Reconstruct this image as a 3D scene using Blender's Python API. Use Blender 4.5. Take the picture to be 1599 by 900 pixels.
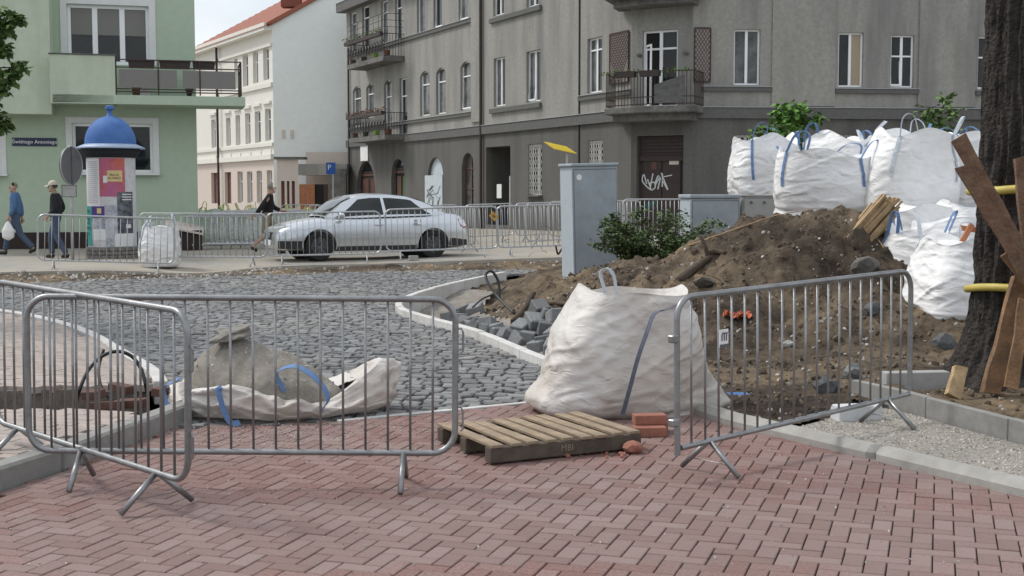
import bpy, bmesh, math, random
from mathutils import Vector, Matrix, noise, Euler
R = math.radians
S = bpy.context.scene
for o in list(bpy.data.objects): bpy.data.objects.remove(o)
COL = S.collection
# ---------------------------------------------------------------- camera
CAMZ = 1.72; F = 2000.0; HOR = 300.0
PITCH = math.atan((450.0 - HOR) / F)
cd = bpy.data.cameras.new('camera'); cam = bpy.data.objects.new('camera', cd); COL.objects.link(cam)
cam.location = (0, 0, CAMZ); cam.rotation_euler = (R(90) - PITCH, 0, 0)
cd.sensor_width = 36.0; cd.lens = 36.0 * F / 1599.0; cd.clip_start = .1; cd.clip_end = 2000
S.camera = cam
# ---------------------------------------------------------------- light
SUN_EL, SUN_AZ = R(50), R(-68)          # azimuth from +Y towards +X: sun to the left, a little behind the scene
W = bpy.data.worlds.new('World'); S.world = W; W.use_nodes = True
nt = W.node_tree; nt.nodes.clear()
out = nt.nodes.new('ShaderNodeOutputWorld'); bg = nt.nodes.new('ShaderNodeBackground')
sky = nt.nodes.new('ShaderNodeTexSky'); sky.sky_type = 'NISHITA'; sky.sun_disc = False
sky.sun_elevation = SUN_EL; sky.sun_rotation = SUN_AZ; sky.air_density = 1.0; sky.dust_density = 2.5; sky.ozone_density = 1.0
tc = nt.nodes.new('ShaderNodeTexCoord'); mp = nt.nodes.new('ShaderNodeMapping'); mp.inputs['Scale'].default_value = (1, 1, 2.2)
nz = nt.nodes.new('ShaderNodeTexNoise'); nz.inputs['Scale'].default_value = 3.2; nz.inputs['Detail'].default_value = 6
cr = nt.nodes.new('ShaderNodeValToRGB'); cr.color_ramp.elements[0].position = .30; cr.color_ramp.elements[0].color = (.45, .45, .45, 1)
cr.color_ramp.elements[1].position = .62; cr.color_ramp.elements[1].color = (.97, .97, .97, 1)
mx = nt.nodes.new('ShaderNodeMix'); mx.data_type = 'RGBA'; mx.inputs[7].default_value = (9.2, 9.6, 10.1, 1)   # bright thin cloud cover
nt.links.new(tc.outputs['Generated'], mp.inputs['Vector']); nt.links.new(mp.outputs['Vector'], nz.inputs['Vector'])
nt.links.new(nz.outputs['Fac'], cr.inputs['Fac']); nt.links.new(cr.outputs['Color'], mx.inputs[0]); nt.links.new(sky.outputs['Color'], mx.inputs[6])
nt.links.new(mx.outputs[2], bg.inputs['Color']); bg.inputs['Strength'].default_value = .078
nt.links.new(bg.outputs['Background'], out.inputs['Surface'])
sl = bpy.data.lights.new('sun', 'SUN'); sl.energy = 1.5; sl.angle = R(13); sl.color = (1.0, .965, .91)
so = bpy.data.objects.new('sun', sl); COL.objects.link(so)
sd = Vector((math.sin(SUN_AZ) * math.cos(SUN_EL), math.cos(SUN_AZ) * math.cos(SUN_EL), math.sin(SUN_EL)))
so.location = sd * 60; so.rotation_euler = sd.to_track_quat('Z', 'Y').to_euler()
S.view_settings.view_transform = 'Standard'; S.view_settings.look = 'None'; S.view_settings.gamma = 1
S.view_settings.use_curve_mapping = False; S.view_settings.exposure = .56
S.render.engine = 'CYCLES'
# ---------------------------------------------------------------- pixel helpers (a pixel gives a direction only)
cp, sp_ = math.cos(PITCH), math.sin(PITCH)
def ray(x, y):
    a = (x - 799.5) / F; b = -(y - 450.0) / F
    return Vector((a, cp + b * sp_, -sp_ + b * cp))
def G(x, y, z=0.0):                       # on the horizontal plane z
    d = ray(x, y); t = (z - CAMZ) / d.z; return Vector((0, 0, CAMZ)) + d * t
def D(x, y, Y):                           # on the vertical plane at distance Y
    d = ray(x, y); return Vector((0, 0, CAMZ)) + d * (Y / d.y)
# ---------------------------------------------------------------- materials
MATS = {}
def mat(name, col, rough=.8, var=.12, scale=6., bump=.2, bscale=60., metal=0., spec=.5, stain=None, samt=.5, sscale=1.2,
        streak=False, rnd=None, ramt=.25, trans=0., coat=0., bdist=.01, hue=0.):
    if name in MATS: return MATS[name]
    m = bpy.data.materials.new(name); m.use_nodes = True; t = m.node_tree; N = t.nodes; L = t.links
    p = N['Principled BSDF']; p.inputs['Roughness'].default_value = rough; p.inputs['Metallic'].default_value = metal
    p.inputs['Specular IOR Level'].default_value = spec
    if coat: p.inputs['Coat Weight'].default_value = coat; p.inputs['Coat Roughness'].default_value = .05
    tx = N.new('ShaderNodeTexCoord'); mpn = N.new('ShaderNodeMapping'); L.new(tx.outputs['Object'], mpn.inputs['Vector'])
    n1 = N.new('ShaderNodeTexNoise'); n1.inputs['Scale'].default_value = scale; n1.inputs['Detail'].default_value = 7; n1.inputs['Roughness'].default_value = .65
    L.new(mpn.outputs['Vector'], n1.inputs['Vector'])
    r1 = N.new('ShaderNodeValToRGB'); e = r1.color_ramp.elements
    e[0].position = .32; e[1].position = .68
    e[0].color = tuple(max(0, c * (1 - var)) for c in col) + (1,); e[1].color = tuple(min(1, c * (1 + var)) for c in col) + (1,)
    L.new(n1.outputs['Fac'], r1.inputs['Fac']); cur = r1.outputs['Color']
    if stain:
        n2 = N.new('ShaderNodeTexNoise'); n2.inputs['Scale'].default_value = sscale; n2.inputs['Detail'].default_value = 8; n2.inputs['Roughness'].default_value = .6
        mp2 = N.new('ShaderNodeMapping'); L.new(tx.outputs['Object'], mp2.inputs['Vector'])
        mp2.inputs['Location'].default_value = (3.7, 1.3, 8.1)
        if streak: mp2.inputs['Scale'].default_value = (2.2, 2.2, .35)
        L.new(mp2.outputs['Vector'], n2.inputs['Vector'])
        r2 = N.new('ShaderNodeValToRGB'); r2.color_ramp.elements[0].position = .42; r2.color_ramp.elements[1].position = .68
        r2.color_ramp.elements[0].color = (0, 0, 0, 1); r2.color_ramp.elements[1].color = (samt,) * 3 + (1,)
        L.new(n2.outputs['Fac'], r2.inputs['Fac'])
        mm = N.new('ShaderNodeMix'); mm.data_type = 'RGBA'; mm.inputs[7].default_value = tuple(stain) + (1,)
        L.new(r2.outputs['Color'], mm.inputs[0]); L.new(cur, mm.inputs[6]); cur = mm.outputs[2]
    if rnd:
        if rnd == 'obj': oi = N.new('ShaderNodeObjectInfo'); src = oi.outputs['Random']
        else: at = N.new('ShaderNodeAttribute'); at.attribute_name = 'rnd'; src = at.outputs['Fac']
        mr = N.new('ShaderNodeMapRange'); mr.inputs['To Min'].default_value = 1 - ramt; mr.inputs['To Max'].default_value = 1 + ramt
        L.new(src, mr.inputs['Value'])
        hs = N.new('ShaderNodeHueSaturation'); L.new(mr.outputs['Result'], hs.inputs['Value']); L.new(cur, hs.inputs['Color'])
        if hue:
            mh = N.new('ShaderNodeMapRange'); mh.inputs['To Min'].default_value = 1 + hue; mh.inputs['To Max'].default_value = 1 - hue
            L.new(src, mh.inputs['Value']); L.new(mh.outputs['Result'], hs.inputs['Saturation'])
        cur = hs.outputs['Color']
    L.new(cur, p.inputs['Base Color'])
    if trans: p.inputs['Transmission Weight'].default_value = trans
    if bump:
        n3 = N.new('ShaderNodeTexNoise'); n3.inputs['Scale'].default_value = bscale; n3.inputs['Detail'].default_value = 5
        L.new(mpn.outputs['Vector'], n3.inputs['Vector'])
        bp = N.new('ShaderNodeBump'); bp.inputs['Strength'].default_value = bump; bp.inputs['Distance'].default_value = bdist
        L.new(n3.outputs['Fac'], bp.inputs['Height']); L.new(bp.outputs['Normal'], p.inputs['Normal'])
    MATS[name] = m; return m
# ---------------------------------------------------------------- mesh builder
class MB:
    def __init__(s): s.v = []; s.f = []; s.r = []; s.cur = .5
    def add(s, vs, fs):
        o = len(s.v); s.v += [tuple(v) for v in vs]; s.f += [tuple(i + o for i in f) for f in fs]; s.r += [s.cur] * len(vs); return s
    def box(s, c, d, M=None, tap=0.):       # centre, full dims, optional matrix; tap shrinks the top
        x, y, z = d[0] / 2, d[1] / 2, d[2] / 2; k = 1 - tap
        vs = [Vector(p) for p in ((-x, -y, -z), (x, -y, -z), (x, y, -z), (-x, y, -z), (-x * k, -y * k, z), (x * k, -y * k, z), (x * k, y * k, z), (-x * k, y * k, z))]
        if M is not None: vs = [M @ v for v in vs]
        c = Vector(c); return s.add([v + c for v in vs], [(0, 3, 2, 1), (4, 5, 6, 7), (0, 1, 5, 4), (1, 2, 6, 5), (2, 3, 7, 6), (3, 0, 4, 7)])
    def bar(s, a, b, w, h=None, up=(0, 0, 1)):   # square bar between two points
        a, b = Vector(a), Vector(b); h = h or w; d = (b - a).normalized(); u = Vector(up)
        if abs(d.dot(u)) > .98: u = Vector((0, 1, 0))
        sx = d.cross(u).normalized() * w / 2; sy = sx.cross(d).normalized() * h / 2
        vs = [a - sx - sy, a + sx - sy, a + sx + sy, a - sx + sy, b - sx - sy, b + sx - sy, b + sx + sy, b - sx + sy]
        return s.add(vs, [(0, 1, 2, 3), (7, 6, 5, 4), (0, 4, 5, 1), (1, 5, 6, 2), (2, 6, 7, 3), (3, 7, 4, 0)])
    def tube(s, pts, r, n=8, cap=True, closed=False):
        pts = [Vector(p) for p in pts]; k = len(pts); rs = r if isinstance(r, (list, tuple)) else [r] * k
        prev = None; rings = []
        for i, p in enumerate(pts):
            if closed: d = pts[(i + 1) % k] - pts[i - 1]
            else: d = pts[min(i + 1, k - 1)] - pts[max(i - 1, 0)]
            d = d.normalized() if d.length > 1e-9 else Vector((0, 0, 1))
            if prev is None:
                u = Vector((0, 0, 1)) if abs(d.z) < .9 else Vector((1, 0, 0)); u = (u - d * u.dot(d)).normalized()
            else:
                u = prev - d * prev.dot(d); u = u.normalized() if u.length > 1e-6 else Vector((1, 0, 0))
            prev = u; w = d.cross(u)
            rings.append([p + (u * math.cos(a) + w * math.sin(a)) * rs[i] for a in (2 * math.pi * j / n for j in range(n))])
        vs = [v for rg in rings for v in rg]; fs = []
        m = k if closed else k - 1
        for i in range(m):
            for j in range(n):
                i2 = (i + 1) % k; fs.append((i * n + j, i * n + (j + 1) % n, i2 * n + (j + 1) % n, i2 * n + j))
        if cap and not closed: fs.append(tuple(range(n - 1, -1, -1))); fs.append(tuple((k - 1) * n + j for j in range(n)))
        return s.add(vs, fs)
    def lathe(s, prof, n=24, c=(0, 0, 0)):       # prof: list of (r, z)
        c = Vector(c); vs = []; fs = []; k = len(prof)
        for r, z in prof:
            for j in range(n): a = 2 * math.pi * j / n; vs.append(c + Vector((r * math.cos(a), r * math.sin(a), z)))
        for i in range(k - 1):
            for j in range(n): fs.append((i * n + j, i * n + (j + 1) % n, (i + 1) * n + (j + 1) % n, (i + 1) * n + j))
        fs.append(tuple(range(n - 1, -1, -1))); fs.append(tuple((k - 1) * n + j for j in range(n)))
        return s.add(vs, fs)
    def prism(s, poly, z0, z1, M=None):          # polygon in xy extruded in z
        n = len(poly); vs = [Vector((p[0], p[1], z0)) for p in poly] + [Vector((p[0], p[1], z1)) for p in poly]
        if M is not None: vs = [M @ v for v in vs]
        return s.add(vs, [tuple(range(n - 1, -1, -1)), tuple(range(n, 2 * n))] + [(i, (i + 1) % n, n + (i + 1) % n, n + i) for i in range(n)])
    def grid(s, fn, nu, nv):                     # fn(i/nu, j/nv) -> point
        vs = [fn(i / nu, j / nv) for j in range(nv + 1) for i in range(nu + 1)]
        return s.add(vs, [(j * (nu + 1) + i, j * (nu + 1) + i + 1, (j + 1) * (nu + 1) + i + 1, (j + 1) * (nu + 1) + i) for j in range(nv) for i in range(nu)])
    def rock(s, c, dims, seed=0, rot=None, sub=1, amp=.18):
        bm = bmesh.new(); bmesh.ops.create_icosphere(bm, subdivisions=sub, radius=1); rd = random.Random(seed)
        M = (rot or Euler((rd.uniform(0, 6), rd.uniform(0, 6), rd.uniform(0, 6))).to_matrix()); off = Vector((seed * 3.1, seed * 1.7, 0))
        vs = []
        for v in bm.verts:
            k = 1 + amp * 2 * noise.noise(v.co * 1.3 + off); q = Vector((v.co.x * dims[0] / 2, v.co.y * dims[1] / 2, v.co.z * dims[2] / 2)) * k
            vs.append(M @ q + Vector(c))
        fs = [tuple(v.index for v in f.verts) for f in bm.faces]; bm.free(); return s.add(vs, fs)
    def mesh(s, name, m, smooth=False, bevel=0):
        me = bpy.data.meshes.new(name); me.from_pydata(s.v, [], s.f); me.update()
        if m: me.materials.append(MATS[m] if isinstance(m, str) else m)
        at = me.attributes.new('rnd', 'FLOAT', 'POINT'); at.data.foreach_set('value', s.r)
        if bevel:
            bm = bmesh.new(); bm.from_mesh(me); bmesh.ops.bevel(bm, geom=bm.edges[:], offset=bevel, segments=1, affect='EDGES', clamp_overlap=True); bm.to_mesh(me); bm.free()
        if smooth:
            for p in me.polygons: p.use_smooth = True
        return me
    def build(s, name, m, parent=None, smooth=False, bevel=0):
        return link(name, s.mesh(name, m, smooth, bevel), parent)
def link(name, me, parent=None):
    o = bpy.data.objects.new(name, me); COL.objects.link(o)
    if parent is not None: o.parent = parent
    return o
def empty(name, loc=(0, 0, 0), rz=0, label=None, cat=None, group=None):
    o = bpy.data.objects.new(name, None); COL.objects.link(o); o.location = loc; o.rotation_euler = (0, 0, rz); o.empty_display_size = .2
    if label: tag(o, label, cat, group)
    return o
def tag(o, label, cat, group=None):
    o['label'] = label; o['category'] = cat
    if group: o['group'] = group
    return o
def struct(o): o['kind'] = 'structure'; return o
def stuff(o): o['kind'] = 'stuff'; return o
def smooth_by_angle(o, ang=40):
    for p in o.data.polygons: p.use_smooth = True
    try: o.data.set_sharp_from_angle(angle=R(ang))
    except Exception: pass
def text_mesh(txt, size, m, name, parent, M, ext=.002, align='CENTER'):
    cu = bpy.data.curves.new('t', 'FONT'); cu.body = txt; cu.size = size; cu.extrude = ext; cu.align_x = align; cu.align_y = 'CENTER'; cu.resolution_u = 2
    to = bpy.data.objects.new('t', cu); COL.objects.link(to); bpy.context.view_layer.update()
    me = bpy.data.meshes.new_from_object(to); bpy.data.objects.remove(to); bpy.data.curves.remove(cu)
    me.materials.clear(); me.materials.append(MATS[m]); me.name = name
    o = link(name, me, parent); o.matrix_local = M; return o
def chain(pts, k=6):                              # catmull-rom resample
    pts = [Vector(p) for p in pts]; P = [pts[0] * 2 - pts[1]] + pts + [pts[-1] * 2 - pts[-2]]; o = []
    for i in range(1, len(P) - 2):
        for j in range(k):
            t = j / k; a, b, c, d = P[i - 1], P[i], P[i + 1], P[i + 2]
            o.append(.5 * ((2 * b) + (c - a) * t + (2 * a - 5 * b + 4 * c - d) * t * t + (3 * b - a - 3 * c + d) * t ** 3))
    o.append(pts[-1]); return o
def fbm(p, oct=4):
    a = 1; s = 0; f = 1
    for _ in range(oct): s += a * noise.noise(p * f); a *= .5; f *= 2.03
    return s
def lerp(a, b, t): return a + (b - a) * t
def interp(x, xs, ys):
    if x <= xs[0]: return ys[0]
    for i in range(len(xs) - 1):
        if x <= xs[i + 1]: return lerp(ys[i], ys[i + 1], (x - xs[i]) / (xs[i + 1] - xs[i]))
    return ys[-1]
def inside(p, poly):
    x, y = p; c = False; n = len(poly)
    for i in range(n):
        x1, y1 = poly[i]; x2, y2 = poly[(i + 1) % n]
        if (y1 > y) != (y2 > y) and x < (x2 - x1) * (y - y1) / (y2 - y1) + x1: c = not c
    return c
# ================================================================ SETTING: ground, paving, kerbs, soil, street
rng = random.Random(7)
mat('brick_red', (.215, .126, .110), .85, .32, 55, .5, 180, rnd='obj', ramt=.13, stain=(.225, .172, .157), samt=.75, sscale=1.3, hue=.12, bdist=.004)
mat('brick_red_rest', (.215, .126, .110), .85, .32, 55, .5, 180, rnd='attr', ramt=.13, stain=(.225, .172, .157), samt=.75, sscale=1.3, hue=.12, bdist=.004)
mat('joint_sand', (.035, .024, .020), .95, .3, 30, .3, 200)
mat('sett', (.175, .178, .18), .7, .3, 25, .5, 120, rnd='attr', ramt=.30, stain=(.27, .25, .22), samt=.45, sscale=.5, bdist=.008)
mat('sett_obj', (.175, .178, .18), .7, .3, 25, .5, 120, rnd='obj', ramt=.30, stain=(.27, .25, .22), samt=.45, sscale=.5, bdist=.008)
mat('sett_bed', (.016, .016, .017), .95, .4, 20, .4, 90)
mat('paver', (.36, .30, .265), .85, .12, 9, .3, 160, rnd='obj', ramt=.10, stain=(.40, .38, .35), samt=.5, sscale=.9)
mat('paver_rest', (.36, .30, .265), .85, .12, 9, .3, 160, rnd='attr', ramt=.10, stain=(.40, .38, .35), samt=.5, sscale=.9)
mat('paver_bed', (.16, .135, .115), .95, .3, 20, .4, 90)
mat('kerb_old', (.27, .265, .25), .85, .14, 10, .35, 120, stain=(.16, .15, .14), samt=.5, sscale=2.5)
mat('kerb_right', (.36, .35, .325), .85, .12, 10, .35, 120, stain=(.25, .24, .22), samt=.5, sscale=2.5)
mat('kerb_new', (.60, .59, .57), .8, .08, 14, .25, 160, stain=(.36, .33, .29), samt=.5, sscale=2)
mat('gravel_bed', (.40, .37, .325), .95, .35, 45, .9, 110, bdist=.03)
mat('chip', (.46, .43, .385), .9, .3, 30, .3, 80, rnd='attr', ramt=.45)
mat('asphalt', (.30, .285, .255), .9, .12, 3, .5, 120, stain=(.42, .36, .27), samt=.7, sscale=.35, bdist=.01)
mat('clod', (.12, .09, .064), .95, .3, 20, .6, 90, rnd='attr', ramt=.5)
mat('rubble', (.42, .40, .37), .9, .25, 20, .4, 80, rnd='attr', ramt=.4)
mat('earth', (.10, .078, .058), .97, .35, 6, .6, 60)
def soil_material():
    m = bpy.data.materials.new('soil'); m.use_nodes = True; t = m.node_tree; N = t.nodes; L = t.links; p = N['Principled BSDF']; p.inputs['Roughness'].default_value = .97
    p.inputs['Specular IOR Level'].default_value = .15
    tx = N.new('ShaderNodeTexCoord')
    def nz(sc, det=8, ro=.65):
        n = N.new('ShaderNodeTexNoise'); n.inputs['Scale'].default_value = sc; n.inputs['Detail'].default_value = det; n.inputs['Roughness'].default_value = ro; L.new(tx.outputs['Object'], n.inputs['Vector']); return n
    def ramp(src, stops):
        r = N.new('ShaderNodeValToRGB'); e = r.color_ramp.elements; e[0].position, e[0].color = stops[0]; e[1].position, e[1].color = stops[-1]
        for s in stops[1:-1]: q = e.new(s[0]); q.color = s[1]
        L.new(src, r.inputs['Fac']); return r.outputs['Color']
    big = nz(.75, 6); c1 = ramp(big.outputs['Fac'], [(.33, (.050, .040, .032, 1)), (.45, (.115, .089, .066, 1)), (.56, (.205, .160, .112, 1)), (.70, (.31, .225, .135, 1))])
    mid = nz(7, 8, .7); c2 = ramp(mid.outputs['Fac'], [(.33, (.38, .36, .35, 1)), (.52, (1, 1, 1, 1)), (.75, (1.0, 1.0, 1.0, 1))])
    mu = N.new('ShaderNodeMix'); mu.data_type = 'RGBA'; mu.blend_type = 'MULTIPLY'; mu.inputs[0].default_value = 1; L.new(c1, mu.inputs[6]); L.new(c2, mu.inputs[7])
    vo = N.new('ShaderNodeTexVoronoi'); vo.inputs['Scale'].default_value = 24; L.new(tx.outputs['Object'], vo.inputs['Vector'])
    peb = ramp(vo.outputs['Distance'], [(.10, (1, 1, 1, 1)), (.17, (0, 0, 0, 1))])
    gate = ramp(nz(2.2, 3).outputs['Fac'], [(.48, (0, 0, 0, 1)), (.62, (.8, .8, .8, 1))])
    mg = N.new('ShaderNodeMix'); mg.data_type = 'RGBA'; mg.blend_type = 'MULTIPLY'; mg.inputs[0].default_value = 1; L.new(peb, mg.inputs[6]); L.new(gate, mg.inputs[7])
    mm = N.new('ShaderNodeMix'); mm.data_type = 'RGBA'; mm.inputs[7].default_value = (.36, .34, .31, 1); L.new(mg.outputs[2], mm.inputs[0]); L.new(mu.outputs[2], mm.inputs[6])
    L.new(mm.outputs[2], p.inputs['Base Color'])
    b1 = N.new('ShaderNodeBump'); b1.inputs['Strength'].default_value = .8; b1.inputs['Distance'].default_value = .05; L.new(nz(16, 9, .75).outputs['Fac'], b1.inputs['Height'])
    b2 = N.new('ShaderNodeBump'); b2.inputs['Strength'].default_value = .7; b2.inputs['Distance'].default_value = .015; L.new(nz(70, 6, .7).outputs['Fac'], b2.inputs['Height'])
    L.new(b1.outputs['Normal'], b2.inputs['Normal']); L.new(b2.outputs['Normal'], p.inputs['Normal'])
    MATS['soil'] = m
soil_material()
# --- ground sheet to the horizon
struct(MB().add([(-700, -60, -.2), (700, -60, -.2), (700, 1500, -.2), (-700, 1500, -.2)], [(0, 1, 2, 3)]).build('ground', 'earth'))
def sheet(name, poly, z, m):
    o = struct(MB().add([(p[0], p[1], z if not callable(z) else z(*p)) for p in poly], [tuple(range(len(poly)))]).build(name, m)); return o
PHI = R(18.5); UX = Vector((math.cos(PHI), -math.sin(PHI))); VX = Vector((math.sin(PHI), math.cos(PHI)))
def visible(X, Y, z=0, m=25):
    if Y < .5: return False
    px = 799.5 + F * X / Y; py = HOR + F * (CAMZ - z) / Y
    return -m < px < 1599 + m and -m < py < 900 + m
# --- red brick paving in herringbone
RED = [(-3.5, 4.5), (-2.95, 7.32), (-2.74, 8.0), (-2.47, 9.25), (-1.23, 9.55), (.26, 10.42), (1.44, 10.3), (1.46, 9.75), (1.90, 9.03), (2.48, 8.04), (2.94, 7.21), (4.45, 4.5)]
pave = sheet('red_pavement', RED, -.012, 'joint_sand')
def kerb_dist(x, y, line):
    best = 9
    for a, b in zip(line, line[1:]):
        a, b, p = Vector(a), Vector(b), Vector((x, y)); d = b - a; t = max(0, min(1, (p - a).dot(d) / d.length_squared)); best = min(best, (p - a - d * t).length)
    return best
RKERB = [(1.36, 10.0), (1.40, 9.69), (1.82, 8.98), (2.40, 8.0), (2.86, 7.17), (4.4, 4.5)]
bricks = []
for i in range(-70, 70):
    for j in range(-40, 60):
        for t in (0, 1):
            u = .1 * i + .2 * j; v = -.1 * i + .2 * j
            cu, cv = (u + .1, v + .05) if t == 0 else (u + .05, v - .1)
            p = UX * cu + VX * (cv + 7.0)
            if p.y < 5.2 or not inside((p.x, p.y), RED) or not visible(p.x, p.y, 0, 60): continue
            bricks.append((p.x, p.y, t))
ka = 0
for a, b in zip(RKERB[1:], RKERB[2:]):            # border course along the kerb
    a, b = Vector(a), Vector(b); n = int((b - a).length / .2); d = (b - a).normalized(); nn = Vector((-d.y, d.x)) * -1
    if nn.x > 0: nn = -nn
    for k in range(n):
        p = a + d * (.1 + .2 * k) + nn * .055
        if False: bricks.append((p.x, p.y, math.atan2(d.y, d.x)))
def in_frame(b): return visible(b[0], b[1], 0, -4)
bricks.sort(key=lambda b: (not in_frame(b), b[1] * b[1] + b[0] * b[0]))
bw, bl, bh = .0930, .1940, .06
bm_one = MB().box((0, 0, -.030), (bl, bw, bh)).mesh('brick', 'brick_red', bevel=.004)
rest = MB()
for k, (x, y, t) in enumerate(bricks):
    ang = (-PHI if t == 0 else -PHI + R(90)) if t in (0, 1) else t
    zz = rng.gauss(0, .0012); ex, ey = rng.gauss(0, .005), rng.gauss(0, .005)
    E = Euler((ex, ey, ang + rng.gauss(0, .004)))
    if k < 300:
        o = link('brick', bm_one, pave); o.location = (x, y, zz); o.rotation_euler = E
    else:
        rest.cur = rng.random(); c = .004; M = E.to_matrix(); hl, hw = bl / 2, bw / 2
        vs = [(-hl, -hw, -.03), (hl, -hw, -.03), (hl, hw, -.03), (-hl, hw, -.03), (-hl, -hw, -c), (hl, -hw, -c), (hl, hw, -c), (-hl, hw, -c),
              (-hl + c, -hw + c, 0), (hl - c, -hw + c, 0), (hl - c, hw - c, 0), (-hl + c, hw - c, 0)]
        rest.add([M @ Vector(v) + Vector((x, y, zz)) for v in vs], [(8, 9, 10, 11), (4, 5, 9, 8), (5, 6, 10, 9), (6, 7, 11, 10), (7, 4, 8, 11), (0, 1, 5, 4), (1, 2, 6, 5), (2, 3, 7, 6), (3, 0, 4, 7)])
stuff(rest.build('bricks', 'brick_red_rest', pave))
# --- cobbled road
def zc(Y): return max(0., (Y - 13) / 14 * .10)
LK = [(-14, 20.6), (-7.1, 17.7), (-5.2, 15.4), (-3.9, 12.96), (-3.23, 11.65), (-2.75, 10.3), (-2.47, 9.25)]
RK = [(.95, 11.0), (.31, 12.5), (-.45, 14.96), (-1.26, 16.8), (-1.62, 17.9), (-1.68, 18.9), (-1.5, 20.5), (-.49, 24.4), (.9, 27.0)]
BANK = [(-14, 21.6), (-9.2, 23.0), (-7, 24.2), (-5.2, 25.1), (-2.6, 26.4), (.9, 27.0)]
COB = [(-1.23, 9.62), (.26, 10.48)] + RK + BANK[::-1][1:] + LK
road = sheet('cobbled_road', COB, lambda x, y: zc(y) - .035, 'sett_bed')
crest = MB(); allsetts = []
RA = R(-7); ru = Vector((math.cos(RA), math.sin(RA))); rv = Vector((-math.sin(RA), math.cos(RA)))
v = 6.0
while v < 30:
    hgt = .145 + rng.uniform(-.02, .02); u = -13 + rng.uniform(0, .2)
    while u < 4:
        wd = rng.uniform(.12, .20); p = ru * (u + wd / 2) + rv * (v + hgt / 2 + .012 * math.sin(u * 1.7 + v))
        if inside((p.x, p.y), COB) and visible(p.x, p.y, 0, 30): allsetts.append((p.x, p.y, wd, hgt, rng.random()))
        u += wd
    v += hgt
allsetts.sort(key=lambda s: (not visible(s[0], s[1], 0, -3), s[0] ** 2 + s[1] ** 2))
def sett_verts(w, h, r):
    hl, hw = w / 2 - r.uniform(.006, .014), h / 2 - r.uniform(.010, .022); j = lambda a: r.uniform(-a, a); c = r.uniform(.006, .012)
    bs = [Vector((sx * hl + j(.008), sy * hw + j(.009), 0)) for sx, sy in ((-1, -1), (1, -1), (1, 1), (-1, 1))]
    low = [b + Vector((0, 0, -.06)) for b in bs]; mid = [b + Vector((0, 0, -.009 + j(.003))) for b in bs]
    top = [Vector((b.x * (1 - c / hl), b.y * (1 - c / hw), j(.004))) for b in bs]; cen = Vector((0, 0, r.uniform(-.001, .004)))
    return low + mid + top + [cen]
SF = [(8, 9, 12), (9, 10, 12), (10, 11, 12), (11, 8, 12), (4, 5, 9, 8), (5, 6, 10, 9), (6, 7, 11, 10), (7, 4, 8, 11), (0, 1, 5, 4), (1, 2, 6, 5), (2, 3, 7, 6), (3, 0, 4, 7)]
proto = []
for k in range(14):
    b = MB(); b.add(sett_verts(.16, .145, rng), SF); proto.append(b.mesh('sett', 'sett_obj'))
for k, (x, y, w, h, r) in enumerate(allsetts):
    z = zc(y) + rng.gauss(0, .0045)
    if k < 300:
        o = link('sett', proto[k % 14], road); o.location = (x, y, z); o.scale = (w / .16, h / .145, 1); o.rotation_euler = (rng.gauss(0, .035), rng.gauss(0, .035), RA + rng.gauss(0, .03) + (math.pi if r > .5 else 0))
    else:
        crest.cur = r; M = Euler((rng.gauss(0, .035), rng.gauss(0, .035), RA + rng.gauss(0, .03))).to_matrix()
        crest.add([M @ q + Vector((x, y, z)) for q in sett_verts(w, h, rng)], SF)
stuff(crest.build('setts', 'sett', road))
# --- kerbs (each stone its own piece)
def kerb(name, pts, w, z0, z1, m, slen=1.0, bevel=.012, side=1):
    e = struct(empty(name)); P = []
    cur = [Vector(p[:2]) for p in pts]; tot = sum((b - a).length for a, b in zip(cur, cur[1:])); n = max(1, round(tot / slen))
    def at(s):
        for a, b in zip(cur, cur[1:]):
            l = (b - a).length
            if s <= l + 1e-6: return a + (b - a) * (s / l), (b - a).normalized()
            s -= l
        return cur[-1], (cur[-1] - cur[-2]).normalized()
    for k in range(n):
        s0, s1 = tot * k / n + .003, tot * (k + 1) / n - .003; poly_a = []; poly_b = []
        q = 3 if slen > .6 and len(pts) > 3 else 1
        for i in range(q + 1):
            p, d = at(lerp(s0, s1, i / q)); nn = Vector((-d.y, d.x)) * side; poly_a.append(p); poly_b.append(p + nn * w)
        poly = poly_a + poly_b[::-1]
        if side < 0: poly = poly[::-1]
        zt = (z1(poly_a[0].y) if callable(z1) else z1) + rng.gauss(0, .002)
        MB().prism([(p.x, p.y) for p in poly][::-1] if side < 0 else [(p.x, p.y) for p in poly], z0, zt).build('kerb_stone', m, e, bevel=bevel)
    return e
kerb('left_kerb', [(-3.6, 4.2), (-2.96, 7.32), (-2.75, 8.0), (-2.48, 9.25), (-2.40, 9.7)], .15, -.1, .135, 'kerb_old', 1.0, .018, 1)
kerb('corner_kerb', chain([(-16, 21.3), (-10, 19.3), (-7.1, 17.7), (-5.2, 15.4), (-3.9, 12.96), (-3.23, 11.65), (-2.95, 10.9)], 4)[::1], .12, -.1, lambda y: .105, 'kerb_new', 1.0, .008, -1)
kerb('island_kerb', chain([(.98, 10.95), (.31, 12.5), (-.45, 14.96), (-1.26, 16.8), (-1.62, 17.9), (-1.68, 18.9), (-1.5, 20.5), (-.95, 22.6), (-.2, 25.0)], 5), .10, -.25, lambda y: zc(y) + .09, 'kerb_new', .8, .008, -1)
kerb('edge_strip', [(-1.3, 9.53), (-1.23, 9.57), (.26, 10.43), (1.3, 11.0)], .06, -.1, .004, 'kerb_new', 1.0, .004, 1)
kerb('right_kerb', RKERB, .15, -.1, .085, 'kerb_right', 2.0, .045, 1)
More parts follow.
